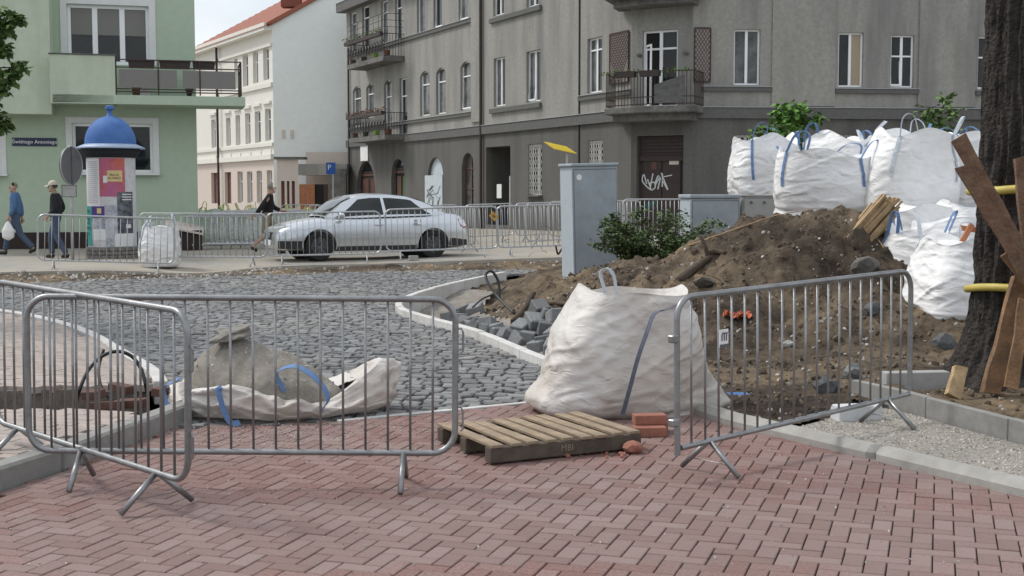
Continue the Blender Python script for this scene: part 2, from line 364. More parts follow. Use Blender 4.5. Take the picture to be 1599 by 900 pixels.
kerb('garden_edging', [(2.75, 10.3), (2.98, 9.75), (3.42, 8.3), (4.4, 5.0)], .06, -.1, .20, 'kerb_old', 1.0, .006, 1)
# --- left pavement (pavers, a trench across it)
LP1 = [(-3.75, 4.2), (-3.10, 7.32), (-2.90, 8.0), (-2.64, 9.2), (-3.4, 9.35), (-4.6, 9.3), (-6.5, 9.1), (-9, 8.8), (-9, 4.2)]
LP2 = [(-3.07, 10.75), (-3.33, 11.65), (-4.0, 12.9), (-5.3, 15.3), (-7.2, 17.55), (-10, 19.1), (-14, 20.3), (-14, 10.5), (-5.6, 10.45), (-4.4, 10.55)]
lpv = struct(empty('left_pavement'))
pv = []
for poly, zt in ((LP1, .13), (LP2, .10)):
    MB().prism(poly[::-1], -.15, zt - .035).build('paver_bed', 'paver_bed', lpv)
    for i in range(-90, 60):
        for j in range(0, 240):
            p = UX * (.2 * i + (.1 if j % 2 else 0)) + VX * (.1 * j)
            if inside((p.x, p.y), poly) and visible(p.x, p.y, zt, 20): pv.append((p.x, p.y, zt))
pv.sort(key=lambda s: (not visible(s[0], s[1], s[2], -3), s[0] ** 2 + s[1] ** 2))
pm = MB().box((0, 0, -.03), (.196, .096, .06)).mesh('paver', 'paver', bevel=.003); prest = MB()
for k, (x, y, z) in enumerate(pv):
    if k < 300: o = link('paver', pm, lpv); o.location = (x, y, z + rng.gauss(0, .0015)); o.rotation_euler = (rng.gauss(0, .005), rng.gauss(0, .005), -PHI)
    else:
        prest.cur = rng.random(); prest.box((x, y, z - .03 + rng.gauss(0, .0015)), (.196, .096, .06), Matrix.Rotation(-PHI, 3, 'Z'))
stuff(prest.build('pavers', 'paver_rest', lpv))
# --- street beyond the road, higher, with a broken edge
def zs(X, Y):
    return .20 + .03 * max(0, min(5, X + 3)) - .12 * math.exp(-((X + 6.4) / 1.2) ** 2) * max(0, min(1, (28.2 - Y) / 1.2))
EDGE = [(-60, 22.5), (-14, 22.9), (-9.6, 24.3), (-7.6, 25.3), (-5.4, 26.4), (-2.6, 27.1), (.9, 27.5), (6, 27.6), (60, 27.6)]
ex_, ey_ = [p[0] for p in EDGE], [p[1] for p in EDGE]
xs = [-60, -40, -25] + [-16 + .12 * i for i in range(int(26 / .12))] + [10.2, 14, 20, 30, 60]
rows = [0, .02, .3, .8, 1.5, 3, 6, 10, 20, 45, 110]
st = MB(); nx = len(xs)
vs = []
for r in rows:
    for X in xs:
        jag = .10 * fbm(Vector((X * 1.7, 0, 3)), 4) if r < .1 else 0; Y = interp(X, ex_, ey_) + r + jag
        z = zs(X, Y)
        if r == 0: z -= .16
        vs.append((X, Y, z + (.012 * fbm(Vector((X, Y, 0)), 3) if .1 < r < 15 else 0)))
st.add(vs, [(j * nx + i, j * nx + i + 1, (j + 1) * nx + i + 1, (j + 1) * nx + i) for j in range(len(rows) - 1) for i in range(nx - 1)])
struct(st.build('street', 'asphalt'))
# dirt bank between cobbles and street
def bank_pt(u, w):
    X = lerp(-15, 4.5, u); y0 = interp(X, [p[0] for p in BANK] + [6], [p[1] for p in BANK] + [27.1]) - .25; y1 = interp(X, ex_, ey_) + .12
    Y = lerp(y0, y1, w); zl = zc(Y) - .03; zh = zs(X, Y) - .05
    z = lerp(zl, zh, min(1, w * 1.15) ** 1.4) + .05 * fbm(Vector((X * 2.2, Y * 2.2, 1)), 4) * (1 if .1 < w < .97 else .2)
    return Vector((X, Y, z))
o = struct(MB().grid(bank_pt, 260, 14).build('dirt_bank', 'soil')); smooth_by_angle(o, 60)
rb = MB()
for k in range(620):
    u = rng.random(); w = rng.random() ** .8
    if rng.random() < .6: u = rng.uniform(.18, .55)
    p = bank_pt(u, w); s = rng.uniform(.015, .07) * (1.5 if rng.random() < .08 else 1); rb.cur = rng.random(); rb.rock(p + Vector((0, 0, s * .2)), (s * 1.4, s, s * .8), k, sub=1)
stuff(tag(rb.build('rubble_chips', 'rubble'), 'pale crushed rubble scattered along the broken street edge', 'rubble'))
# --- soil with the dirt heap
RIDGE = [(.05, 18.5, .36), (.28, 19, .52), (.93, 18.5, .54), (1.75, 17.5, .80), (2.47, 16.5, 1.06), (2.8, 16, 1.30), (3.14, 15.7, 1.49), (3.6, 15.5, 1.57), (4.05, 15.3, 1.50), (4.5, 15.0, 1.24), (4.65, 14.5, .98), (4.62, 13.6, .60), (4.9, 12.9, .40), (8, 13.2, .36)]
rp = [Vector(p) for p in RIDGE]; RS = []
for a, b in zip(rp, rp[1:]):
    n = max(2, int((b - a).length / .15))
    RS += [a.lerp(b, i / n) for i in range(n)]
def soil_base(X, Y):
    b = .03 + .10 * max(0, min(1, (X - 1.6) / 1.6)) + .05 * max(0, min(1, (X - 3) / 2))
    if Y > 19: b = lerp(b, max(b, min(.34, .1 + (Y - 19) * .1)), max(0, min(1, (X - .1) / 1.2)))
    if X < 1.0: b -= .26 * max(0, min(1, (1.0 - X))) * max(0, min(1, (23 - Y) / 3)) * max(0, min(1, (Y - 12.2) / 1.5))
    return b
def soil_z(X, Y, detail=True):
    b = soil_base(X, Y); h = -1
    for q in RS:
        dx, dy = X - q.x, Y - q.y; d = math.sqrt(dx * dx + dy * dy) + 1e-6
        k = (.42 if q.x < 2.2 else .62) if dy < 0 else .62
        if dx < 0 and q.x < 1.2: k += .9 * -dx / d
        if dx > 0 and q.x > 3.7: k += .75 * dx / d
        zz = q.z - (k * d * d / (d + .35))
        if zz > h: h = zz
    t = max(-1, min(1, (h - b) / .2)); z = b if t <= -1 else (h if t >= 1 else b + .2 * (t + 1) ** 2 / 4)
    if detail:
        p = Vector((X, Y, 0)); amp = .45 + .75 * max(0, min(1, (z - .1) / .4))
        z += amp * (-.05 + .10 * fbm(p * 1.1, 3) + .075 * fbm(p * 2.9 + Vector((5, 1, 2)), 4) - .06 * abs(noise.noise(p * 4.2)) + .035 * noise.noise(p * 9) + .018 * noise.noise(p * 19))
    return z
SOIL = [(-.1, 25.3), (-.88, 22.6), (-1.42, 20.5), (-1.6, 18.9), (-1.54, 17.9), (-1.18, 16.8), (-.37, 14.96), (.39, 12.5), (1.03, 11.0), (1.50, 10.05), (1.54, 9.72), (1.95, 9.06), (2.35, 9.35), (2.72, 10.1), (3.02, 9.75), (3.47, 8.3), (4.45, 5.0), (9, 5), (14, 12), (16, 27.5), (2, 27.5)]
nxs, nys = 380, 400; x0, x1, y0, y1 = -1.8, 12.0, 6.0, 27.5
idx = {}; sv = []; sf = []
def svert(i, j):
    if (i, j) not in idx:
        X = lerp(x0, x1, (i / nxs) ** 1.25); Y = lerp(y0, y1, (j / nys) ** 1.15); idx[(i, j)] = len(sv); sv.append((X, Y, soil_z(X, Y)))
    return idx[(i, j)]
for j in range(nys):
    for i in range(nxs):
        X = lerp(x0, x1, ((i + .5) / nxs) ** 1.25); Y = lerp(y0, y1, ((j + .5) / nys) ** 1.15)
        if inside((X, Y), SOIL): sf.append((svert(i, j), svert(i + 1, j), svert(i + 1, j + 1), svert(i, j + 1)))
o = struct(MB().add(sv, sf).build('soil', 'soil')); smooth_by_angle(o, 55)
PIT = [(.25, 12.95), (-.37, 14.96), (-1.18, 16.8), (-1.54, 17.9), (-1.6, 18.9), (-1.42, 20.5), (-.9, 22.6), (-.3, 22.3), (-.55, 20.3), (-.6, 18.9), (-.45, 17.6), (.0, 16.0), (.55, 13.6)]
pv_ = {}; pvs = []; pfs = []
def pvert(i, j):
    if (i, j) not in pv_: X = -1.7 + .07 * i; Y = 12.6 + .09 * j; pv_[(i, j)] = len(pvs); pvs.append((X, Y, soil_z(X, Y, False) * .9 - .0 + .02 + .03 * fbm(Vector((X * 3, Y * 3, 4)), 4)))
    return pv_[(i, j)]
for j in range(116):
    for i in range(36):
        if inside((-1.7 + .07 * (i + .5), 12.6 + .09 * (j + .5)), PIT): pfs.append((pvert(i, j), pvert(i + 1, j), pvert(i + 1, j + 1), pvert(i, j + 1)))
mat('sand_bed', (.30, .275, .24), .97, .25, 8, .8, 60, stain=(.17, .14, .11), samt=.7, sscale=1.6, bdist=.03)
o = struct(MB().add(pvs, pfs).build('sand_bed', 'sand_bed')); smooth_by_angle(o, 60)
cl = MB(); lt = MB()
for k in range(5200):
    X = rng.uniform(-1.2, 6.0); Y = rng.uniform(9.3, 18)
    if not inside((X, Y), SOIL): continue
    z = soil_z(X, Y); s = rng.uniform(.010, .045) * (2.2 if rng.random() < .05 else 1)
    b = cl if rng.random() < .8 or s > .05 else lt; b.cur = rng.random(); b.rock((X, Y, z + s * .15), (s * 1.3, s, s * .8), k, sub=1, amp=.25)
stuff(tag(cl.build('soil_clods', 'clod'), 'loose brown clods strewn over the dirt heap', 'soil'))
stuff(tag(lt.build('stone_chips', 'rubble'), 'small pale stones strewn over the dirt heap', 'stones'))
# --- gravel patch
GR = [(1.97, 8.95), (2.97, 7.2), (4.55, 4.5), (4.9, 4.5), (3.40, 8.3), (2.94, 9.75), (2.70, 10.05), (2.35, 9.38)]
gp = struct(MB().add([(p[0], p[1], .05) for p in GR], [tuple(range(len(GR)))]).build('gravel_patch', 'gravel_bed'))
ch = MB()
for k in range(9000):
    X = rng.uniform(1.9, 4.2); Y = rng.uniform(6.2, 10.1)
    if inside((X, Y), GR) and visible(X, Y):
        s = rng.uniform(.006, .015); ch.cur = rng.random(); ch.rock((X, Y, .05 + s * .2), (s * 1.4, s, s * .8), k % 97, sub=1)
stuff(ch.build('gravel', 'chip', gp))
# dust and chips on the paving
du = MB()
for k in range(1500):
    if rng.random() < .75: X, Y = rng.gauss(-1.7, .55), rng.gauss(9.15, .4)
    else: X, Y = rng.uniform(-2.6, 2.4), rng.uniform(5.8, 9.6)
    if inside((X, Y), RED): s = rng.uniform(.004, .012); du.cur = rng.random(); du.rock((X, Y, s * .3), (s * 1.5, s, s * .7), k, sub=1)
stuff(tag(du.build('grit', 'rubble'), 'grey grit scattered over the red brick paving', 'grit'))
# ================================================================ BUILDINGS
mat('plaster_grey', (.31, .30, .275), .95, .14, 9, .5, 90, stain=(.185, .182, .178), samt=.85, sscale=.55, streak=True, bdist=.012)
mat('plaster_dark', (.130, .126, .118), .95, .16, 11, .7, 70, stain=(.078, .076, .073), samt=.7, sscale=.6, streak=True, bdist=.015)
mat('trim_grey', (.12, .118, .115), .9, .15, 8, .3, 60)
mat('flashing', (.42, .43, .44), .5, .1, 8, .1, 40, metal=.3)
mat('pvc', (.84, .85, .86), .45, .03, 5, .03, 20)
mat('pvc_old', (.62, .61, .58), .6, .1, 9, .05, 20)
mat('glass', (.016, .019, .020), .05, .5, 1.2, 0, spec=.4)
mat('glass_curtain', (.10, .105, .105), .10, .6, 2.2, 0, spec=.4)
mat('glass_blind', (.36, .28, .19), .25, .06, 3, 0, spec=.5)
mat('dark_inside', (.012, .011, .010), .9, .2, 3, 0)
mat('wood_dark', (.040, .026, .022), .6, .3, 14, .3, 50)
mat('wood_red', (.10, .045, .035), .6, .2, 14, .2, 50)
mat('iron', (.035, .032, .031), .6, .3, 20, .2, 60, metal=.3)
mat('iron_rust', (.060, .040, .033), .7, .3, 20, .2, 60, metal=.2)
mat('concrete_old', (.17, .165, .155), .95, .25, 8, .8, 40, stain=(.07, .068, .065), samt=.8, sscale=1.6, bdist=.03)
mat('green_wall', (.42, .515, .39), .9, .05, 5, .25, 130, stain=(.385, .475, .36), samt=.5, sscale=.5, streak=True)
mat('green_lit', (.49, .555, .43), .9, .05, 5, .25, 130, stain=(.36, .42, .33), samt=.6, sscale=.7, streak=True)  # wall green with brighter light on bay and parapet put into the colour
mat('white_band', (.68, .69, .68), .8, .05, 6, .1, 60)
mat('plinth_brown', (.030, .019, .017), .8, .25, 8, .2, 50)
mat('cream', (.72, .70, .64), .9, .05, 4, .15, 60)
mat('cream_pink', (.60, .52, .46), .9, .05, 4, .15, 60)
mat('mint', (.76, .79, .77), .9, .04, 3, .15, 60, stain=(.70, .73, .71), samt=.5, sscale=.3)
mat('tile_red', (.28, .095, .060), .8, .2, 12, .4, 25)
mat('brick_chimney', (.20, .065, .045), .9, .2, 14, .4, 30)
mat('orange_wood', (.36, .135, .055), .6, .2, 10, .2, 40)
mat('slot_brown', (.17, .075, .065), .8, .1, 8, .1, 40)
mat('sign_navy', (.012, .018, .055), .35, .1, 5, 0)
mat('sign_blue', (.02, .09, .35), .35, .1, 5, 0)
mat('white_paint', (.78, .78, .78), .6, .05, 5, 0)
mat('mesh_screen', (.20, .195, .18), .8, .15, 60, .2, 200)
mat('pot_brown', (.16, .06, .035), .8, .2, 10, .1, 40)
mat('pot_dark', (.035, .022, .020), .6, .2, 10, .1, 40)
mat('lime', (.30, .55, .03), .6, .2, 10, 0)
mat('graffiti_white', (.62, .64, .65), .6, .1, 10, 0)
mat('graffiti_dark', (.10, .11, .13), .6, .2, 10, 0)
mat('graffiti_teal', (.03, .16, .14), .6, .2, 10, 0)
mat('door_white', (.50, .55, .59), .6, .08, 6, .1, 40)
mat('corrugated', (.45, .45, .44), .5, .15, 6, .1, 40, metal=.4)
mat('lattice_brown', (.055, .032, .028), .7, .2, 10, .2, 60)
mat('lattice_back', (.30, .26, .245), .9, .1, 6, .1, 40)
mat('leaf_dry', (.16, .075, .04), .9, .3, 10, 0, rnd='attr', ramt=.4)
mat('leaf_pot', (.08, .13, .035), .8, .3, 10, 0, rnd='attr', ramt=.4)
class Fac:
    """a vertical wall plane from A to B (left to right as seen); local x along it, local y inwards, z up"""
    def __init__(s, A, B, parent=None, off=0.):
        s.A = Vector(A[:2]); s.B = Vector(B[:2]); s.d = (s.B - s.A).normalized(); s.n = Vector((-s.d.y, s.d.x)); s.A = s.A + s.n * off; s.L = (s.B - s.A).length
        s.ang = math.atan2(s.d.y, s.d.x); s.M = Matrix.Translation((s.A.x, s.A.y, 0)) @ Matrix.Rotation(s.ang, 4, 'Z')
    def px(s, x, y):
        r = ray(x, y); den = r.x * s.n.x + r.y * s.n.y; t = (s.A.x * s.n.x + s.A.y * s.n.y) / den
        p = Vector((r.x * t, r.y * t)); return (p - s.A).dot(s.d), CAMZ + r.z * t
    def rect(s, x0, y0, x1, y1):
        (u0, za), (u1, zb) = s.px(x0, (y0 + y1) / 2), s.px(x1, (y0 + y1) / 2); xm = (x0 + x1) / 2
        return u0, u1, s.px(xm, y1)[1], s.px(xm, y0)[1]
    def place(s, o): o.matrix_local = s.M; return o
def wall_mesh(fac, u0, u1, z0, z1, holes, m, name, parent, depth=.22, back=True):
    us = sorted({u0, u1} | {h[0] for h in holes} | {h[1] for h in holes}); zs_ = sorted({z0, z1} | {h[2] for h in holes} | {h[3] for h in holes})
    us = [u for u in us if u0 - 1e-6 <= u <= u1 + 1e-6]; zs_ = [z for z in zs_ if z0 - 1e-6 <= z <= z1 + 1e-6]
    b = MB()
    for ua, ub in zip(us, us[1:]):
        for za, zb in zip(zs_, zs_[1:]):
            cu, cz = (ua + ub) / 2, (za + zb) / 2
            if any(h[0] < cu < h[1] and h[2] < cz < h[3] for h in holes): continue
            b.add([(ua, 0, za), (ub, 0, za), (ub, 0, zb), (ua, 0, zb)], [(0, 1, 2, 3)])
    for h in holes:
        a, c, e, g = h[:4]; e, g = max(e, z0), min(g, z1)
        if g <= e: continue
        P = [(a, e), (c, e), (c, g), (a, g)]
        for (p, q) in zip(P, P[1:] + P[:1]):
            if p[1] == q[1] and (p[1] <= z0 or p[1] >= z1): continue
            b.add([(p[0], 0, p[1]), (q[0], 0, q[1]), (q[0], depth, q[1]), (p[0], depth, p[1])], [(3, 2, 1, 0)])
    o = b.build(name, m, parent); o.matrix_local = parent.matrix_world.inverted() @ fac.M if parent else fac.M; return o
def setm(o, parent, fac, M=None):
    o.matrix_local = parent.matrix_world.inverted() @ fac.M @ (M or Matrix()); return o
def window(parent, fac, u0, u1, z0, z1, panes=2, trans=(), frame='pvc', glass='glass_curtain', y=.14, sill=None, t=.055, arch=0., wallm=None, open_pane=None, sub=True):
    """frame mesh with panes (and sill) as its children; arch = rise of a segmental head filled in with wall"""
    b = MB(); w, h = u1 - u0, z1 - z0
    b.box((u0 + t / 2, y, (z0 + z1) / 2), (t, .07, h)); b.box((u1 - t / 2, y, (z0 + z1) / 2), (t, .07, h))
    b.box(((u0 + u1) / 2, y, z0 + t / 2), (w - 2 * t, .07, t)); b.box(((u0 + u1) / 2, y, z1 - t / 2), (w - 2 * t, .07, t))
    for k in range(1, panes): b.box((u0 + w * k / panes, y, (z0 + z1) / 2), (t * 1.5, .075, h - 2 * t))
    for f in trans: b.box(((u0 + u1) / 2, y - .003, z0 + h * f), (w - 2 * t, .075, t * .9))
    fr = b.build('window', frame, parent); setm(fr, parent, fac)
    gl = [glass] * panes if isinstance(glass, str) else glass
    for k in range(panes):
        a, c = u0 + w * k / panes + t * .5, u0 + w * (k + 1) / panes - t * .5
        MB().box(((a + c) / 2, y + .012, (z0 + z1) / 2), (c - a, .012, h - t)).build('pane', gl[k % len(gl)], fr)
    if open_pane is not None:
        k = open_pane; a, c = u0 + w * k / panes, u0 + w * (k + 1) / panes; M = Matrix.Translation((0, y - .05, z0 + t)) @ Matrix.Rotation(R(-6), 4, 'X')
        s = MB(); hh = h - 2 * t
        s.box((a + t / 2, 0, hh / 2), (t, .05, hh)); s.box((c - t / 2, 0, hh / 2), (t, .05, hh)); s.box(((a + c) / 2, 0, t / 2), (c - a - 2 * t, .05, t)); s.box(((a + c) / 2, 0, hh - t / 2), (c - a - 2 * t, .05, t))
        so_ = s.build('tilted_sash', frame, fr); so_.matrix_local = M
    if arch:
        n = 10; pts = [(u0 - .005, z1 + .005)] + [(lerp(u0, u1, i / n) + (-.005 if i == 0 else .005 if i == n else 0), z1 - arch + arch * math.sin(math.pi * i / n) ** .75 if arch < w * .4 else z1 - arch + math.sqrt(max(0, 1 - (2 * i / n - 1) ** 2)) * arch) for i in range(n + 1)] + [(u1 + .005, z1 + .005)]
        s = MB()
        for i in range(1, n + 1):
            p, q = pts[i], pts[i + 1]
            vs = [(p[0], .002, p[1]), (q[0], .002, q[1]), (q[0], .002, z1 + .005), (p[0], .002, z1 + .005)]; s.add(vs + [(v[0], .2, v[2]) for v in vs], [(0, 1, 2, 3), (4, 7, 6, 5), (0, 4, 5, 1)])
        s.build('arch_head', wallm, fr)
    if sill: MB().box(((u0 + u1) / 2, -.03, z0 - .03), (w + .12, .30, .05)).build('sill', sill, fr)
    return fr
def band(parent, fac, u0, u1, z0, z1, m, name='string_course', proud=.10, flash=None):
    o = MB().box(((u0 + u1) / 2, -proud / 2 + .01, (z0 + z1) / 2), (u1 - u0, proud + .02, z1 - z0)).build(name, m, parent); setm(o, parent, fac)
    if flash: MB().box(((u0 + u1) / 2, -proud / 2 - .005, z1 + .008), (u1 - u0, proud + .05, .016)).build('flashing', flash, o)
    return o
def drainpipe(parent, fac, u, z0, z1, m='iron', r=.055, y=-.09):
    o = MB().tube([(u, y, z0), (u, y, z1)], r, 10).build('drainpipe', m, parent, smooth=False); setm(o, parent, fac); return o
def railing(parent, name, pts, z0, z1, m, step=.12, r=.010, rails=(0., 1.), M=None, post=.018):
    b = MB()
    for a, c in zip(pts, pts[1:]):
        a, c = Vector((a[0], a[1], 0)), Vector((c[0], c[1], 0)); L_ = (c - a).length; n = max(1, int(L_ / step))
        for f in rails: b.bar(a + Vector((0, 0, lerp(z0, z1, f))), c + Vector((0, 0, lerp(z0, z1, f))), .03, .03)
        for k in range(n + 1):
            p = a.lerp(c, k / n); b.bar(p + Vector((0, 0, z0)), p + Vector((0, 0, z1)), post if k in (0, n) else r * 1.6)
    o = b.build(name, m, parent)
    if M is not None: o.matrix_local = M
    return o
def clump(b, c, r, n, rr, size=.05):
    for k in range(n):
        p = Vector(c) + Vector((rr.gauss(0, r[0]), rr.gauss(0, r[1]), abs(rr.gauss(0, r[2])))); b.cur = rr.random()
        a = Vector((rr.gauss(0, 1), rr.gauss(0, 1), rr.gauss(0, 1))).normalized() * size; e = a.cross(Vector((rr.gauss(0, 1), rr.gauss(0, 1), rr.gauss(0, 1)))).normalized() * size * .6
        b.add([p, p + a * .5 + e, p + a, p + a * .5 - e], [(0, 1, 2, 3)])
# ---------------------------------------------------------------- grey corner tenement
P1 = Vector((5.6, 40.0)); P0 = Vector((3.79, 41.0)); PL = P0 + Vector((-.435, .90)) * 28.2; PR = Vector((19.5, 41.36))
gb = empty('corner_tenement', (P0.x, P0.y, .2), 0, 'dark grey three-storey corner tenement with balconies and arched ground-floor openings', 'building'); bpy.context.view_layer.update()
FL, FCm, FR = Fac(PL, P0), Fac(P0, P1), Fac(P1, PR)
ZC = 4.12; ZT = 11.0
def up_rect(f, x0, y0, x1, y1): return f.rect(x0, y0, x1, y1)
# left street front
top2 = 9.55
W2 = []                                             # second floor, (x0,x1,bottom y)
for x0, x1, yb in ((547, 557, 82), (566, 577, 74), (595, 606, 68), (617, 628, 62), (651, 664, 51), (677, 690, 44), (716, 731, 32), (770, 787, 24), (822, 841, 10)):
    u0, u1, zb, _ = FL.rect(x0, yb - 2, x1, yb); W2.append((u0, u1, zb, zb + (2.0 if x0 < 700 else 2.05)))
W1 = []
for x0, x1, ya, yb, ar in ((551, 564, 135, 198, 1), (572, 584, 131, 184, 1), (600, 612, 125, 212, 1), (624, 636, 122, 215, 0), (656, 671, 111, 181, 1), (681, 696, 106, 178, 1), (719, 736, 96, 172, 1), (771, 789, 90, 166, 0), (822, 844, 79, 159, 0), (917, 940, 59, 145, 0)):
    W1.append(FL.rect(x0, ya, x1, yb) + (ar,))
W0 = []
for x0, x1, ya, yb, kind in ((557, 586, 252, 344, 'adoor'), (611, 632, 248, 344, 'adoor2'), (668, 692, 246, 345, 'niche'), (721, 740, 239, 325, 'awin'), (759, 797, 229, 352, 'gate'), (825, 846, 225, 305, 'bars'), (919, 941, 219, 285, 'bars')):
    W0.append(FL.rect(x0, ya, x1, yb) + (kind,))
LW = (FL.B - FL.A).length
wall_mesh(FL, 0, LW, ZC, ZT, W1 + W2, 'plaster_grey', 'upper_wall', gb)
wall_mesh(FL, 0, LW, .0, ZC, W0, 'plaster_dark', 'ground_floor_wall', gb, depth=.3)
for i, h in enumerate(W2):
    window(gb, FL, *h, panes=2 if i > 6 else 1, trans=(.72,) if i < 4 else (), glass=('glass_curtain', 'glass')[i % 2:] or 'glass', open_pane=0 if i in (5, 6) else None)
for i, h in enumerate(W1):
    window(gb, FL, *h[:4], panes=2 if i > 6 else 1, trans=(.70,) if i <= 6 else ((.78,) if i == 9 else ()), glass=['glass_curtain', 'glass'] if i != 3 else 'glass', arch=.22 if h[4] else 0, wallm='plaster_grey', open_pane={6: 0, 8: 0}.get(i))
for h in W0:
    u0, u1, z0, z1, kd = h; z0 = max(z0, .2); w = u1 - u0
    if kd in ('adoor', 'adoor2'):
        o = MB().box(((u0 + u1) / 2, .26, (z0 + z1) / 2), (w, .05, z1 - z0)).build('door', 'wood_dark' if kd == 'adoor' else 'dark_inside', gb); setm(o, gb, FL)
        MB().box((u0 + w * .3, .22, z0 + 1.1), (w * .3, .04, 1.9)).build('door_panel', 'wood_red', o); MB().box((u0 + w * .72, .22, z0 + 1.1), (w * .3, .04, 1.9)).build('door_panel', 'wood_red' if kd == 'adoor' else 'leaf_pot', o)
        MB().box(((u0 + u1) / 2, .21, z0 + 2.25), (w, .05, .12)).build('transom', 'wood_red', o)
        window(gb, FL, u0, u1, z0 + 2.35, z1, panes=1, frame='wood_dark', glass='glass', arch=w / 2, wallm='plaster_dark', y=.2)
    elif kd == 'niche':
        o = MB().box(((u0 + u1) / 2, .16, (z0 + z1) / 2), (w, .04, z1 - z0)).build('blocked_window', 'door_white', gb); setm(o, gb, FL)
        b = MB(); n = 12; R_ = w / 2
        for i in range(n):
            a0, a1 = math.pi * i / n, math.pi * (i + 1) / n; cx = (u0 + u1) / 2; zc_ = z1 - R_
            p, q = (cx - R_ * math.cos(a0), zc_ + R_ * math.sin(a0)), (cx - R_ * math.cos(a1), zc_ + R_ * math.sin(a1))
            vs = [(p[0], .003, p[1]), (q[0], .003, q[1]), (q[0], .003, z1 + .01), (p[0], .003, z1 + .01)]; b.add(vs + [(v[0], .2, v[2]) for v in vs], [(0, 1, 2, 3), (0, 4, 5, 1)])
        b.build('arch_head', 'plaster_dark', o)
        uu0, uu1, a_, b_ = FL.rect(665, 274, 692, 320)
        d = MB().box(((uu0 + uu1) / 2, -.02, (.25 + b_) / 2), (uu1 - uu0, .06, b_ - .25)).build('shutter_board', 'door_white', gb); setm(d, gb, FL)
        g = MB(); rr = random.Random(4)
        for k in range(7):
            c = Vector((lerp(uu0, uu1, rr.uniform(.2, .8)), -.056, lerp(1.2, b_ - .3, rr.random())))
            g.tube(chain([c + Vector((rr.uniform(-.4, .4), 0, rr.uniform(-.35, .35))) for _ in range(5)], 5), .012, 4)
        g.build('graffiti', 'graffiti_dark', d)
    elif kd == 'awin':
        window(gb, FL, u0, u1, z0, z1, panes=2, trans=(.35, .72), frame='wood_red', glass='glass_curtain', arch=w / 2, wallm='plaster_dark', y=.2)
    elif kd == 'gate':
        o = MB().box(((u0 + u1) / 2, 1.6, (z0 + z1) / 2), (w, .05, z1 - z0)).add([(u0, .29, z0), (u0, 1.6, z0), (u0, 1.6, z1), (u0, .29, z1)], [(0, 1, 2, 3)]).add([(u0, .29, z1), (u0, 1.6, z1), (u1, 1.6, z1), (u1, .29, z1)], [(0, 1, 2, 3)]).build('passage', 'plaster_dark', gb); setm(o, gb, FL)
        uu0, uu1, a_, b_ = FL.rect(784, 275, 797, 320)
        for k in range(7):
            q = MB().box((lerp(uu0, u1 - .1, (k + .5) / 7), .32, (.3 + b_) / 2), ((u1 - uu0) / 9, .03, b_ - .3)).build('fence_slat', 'corrugated', gb); setm(q, gb, FL)
        q = MB().box((lerp(u0, u1, .28), .285, 1.75), (.42, .02, .55)).build('plaster_patch', 'mint', gb); setm(q, gb, FL)
    else:
        window(gb, FL, u0, u1, z0, z1, panes=2, frame='pvc_old', glass='glass', y=.2, sill='trim_grey')
        b = MB(); n = 6
        for k in range(n + 1): b.bar((lerp(u0, u1, k / n), .03, z0), (lerp(u0, u1, k / n), .03, z1), .012)
        for k in range(7):
            za = lerp(z0, z1, k / 7); zb = lerp(z0, z1, (k + 1) / 7)
            for i in range(n): b.bar((lerp(u0, u1, i / n), .03, za), (lerp(u0, u1, (i + 1) / n), .03, zb), .011); b.bar((lerp(u0, u1, (i + 1) / n), .03, za), (lerp(u0, u1, i / n), .03, zb), .011)
        q = b.build('window_bars', 'pvc_old', gb); setm(q, gb, FL)
uS = FL.px(905, 190)[0]; uP0, uP1 = FL.px(738, 150)[0], FL.px(752, 150)[0]
band(gb, FL, 0, LW, ZC - .12, ZC + .22, 'trim_grey', flash='flashing')
zsl = W1[0][2]; band(gb, FL, .6, uP0, zsl - .20, zsl - .06, 'trim_grey', 'sill_band', .09, 'flashing')
zs2 = W2[0][2]; band(gb, FL, .6, uP0, zs2 - .22, zs2 - .06, 'trim_grey', 'sill_band', .09, 'flashing')
ua, ub = FL.px(767, 170)[0], FL.px(846, 160)[0]
band(gb, FL, ua, ub, W1[7][2] - .25, W1[7][2] - .08, 'trim_grey', 'sill_band', .10); band(gb, FL, ua, ub, W2[7][2] - .25, W2[7][2] - .08, 'trim_grey', 'sill_band', .10)
band(gb, FL, uS, LW, W1[9][2] - .22, W1[9][2] - .06, 'trim_grey', 'sill_band', .08, 'flashing')
o = MB().box(((uP0 + uP1) / 2, -.03, (ZC + ZT) / 2 + .2), (uP1 - uP0, .10, ZT - ZC - .4)).build('pilaster', 'plaster_grey', gb); setm(o, gb, FL)
drainpipe(gb, FL, uP1 + .1, .2, ZT, 'iron_rust'); drainpipe(gb, FL, uS, .2, ZT, 'iron', .03, -.02); drainpipe(gb, FL, .5, .3, 9.0, 'iron', .045)
band(gb, FL, -.3, LW, ZT - .15, ZT + .3, 'trim_grey', 'eaves_cornice', .45, 'flashing')
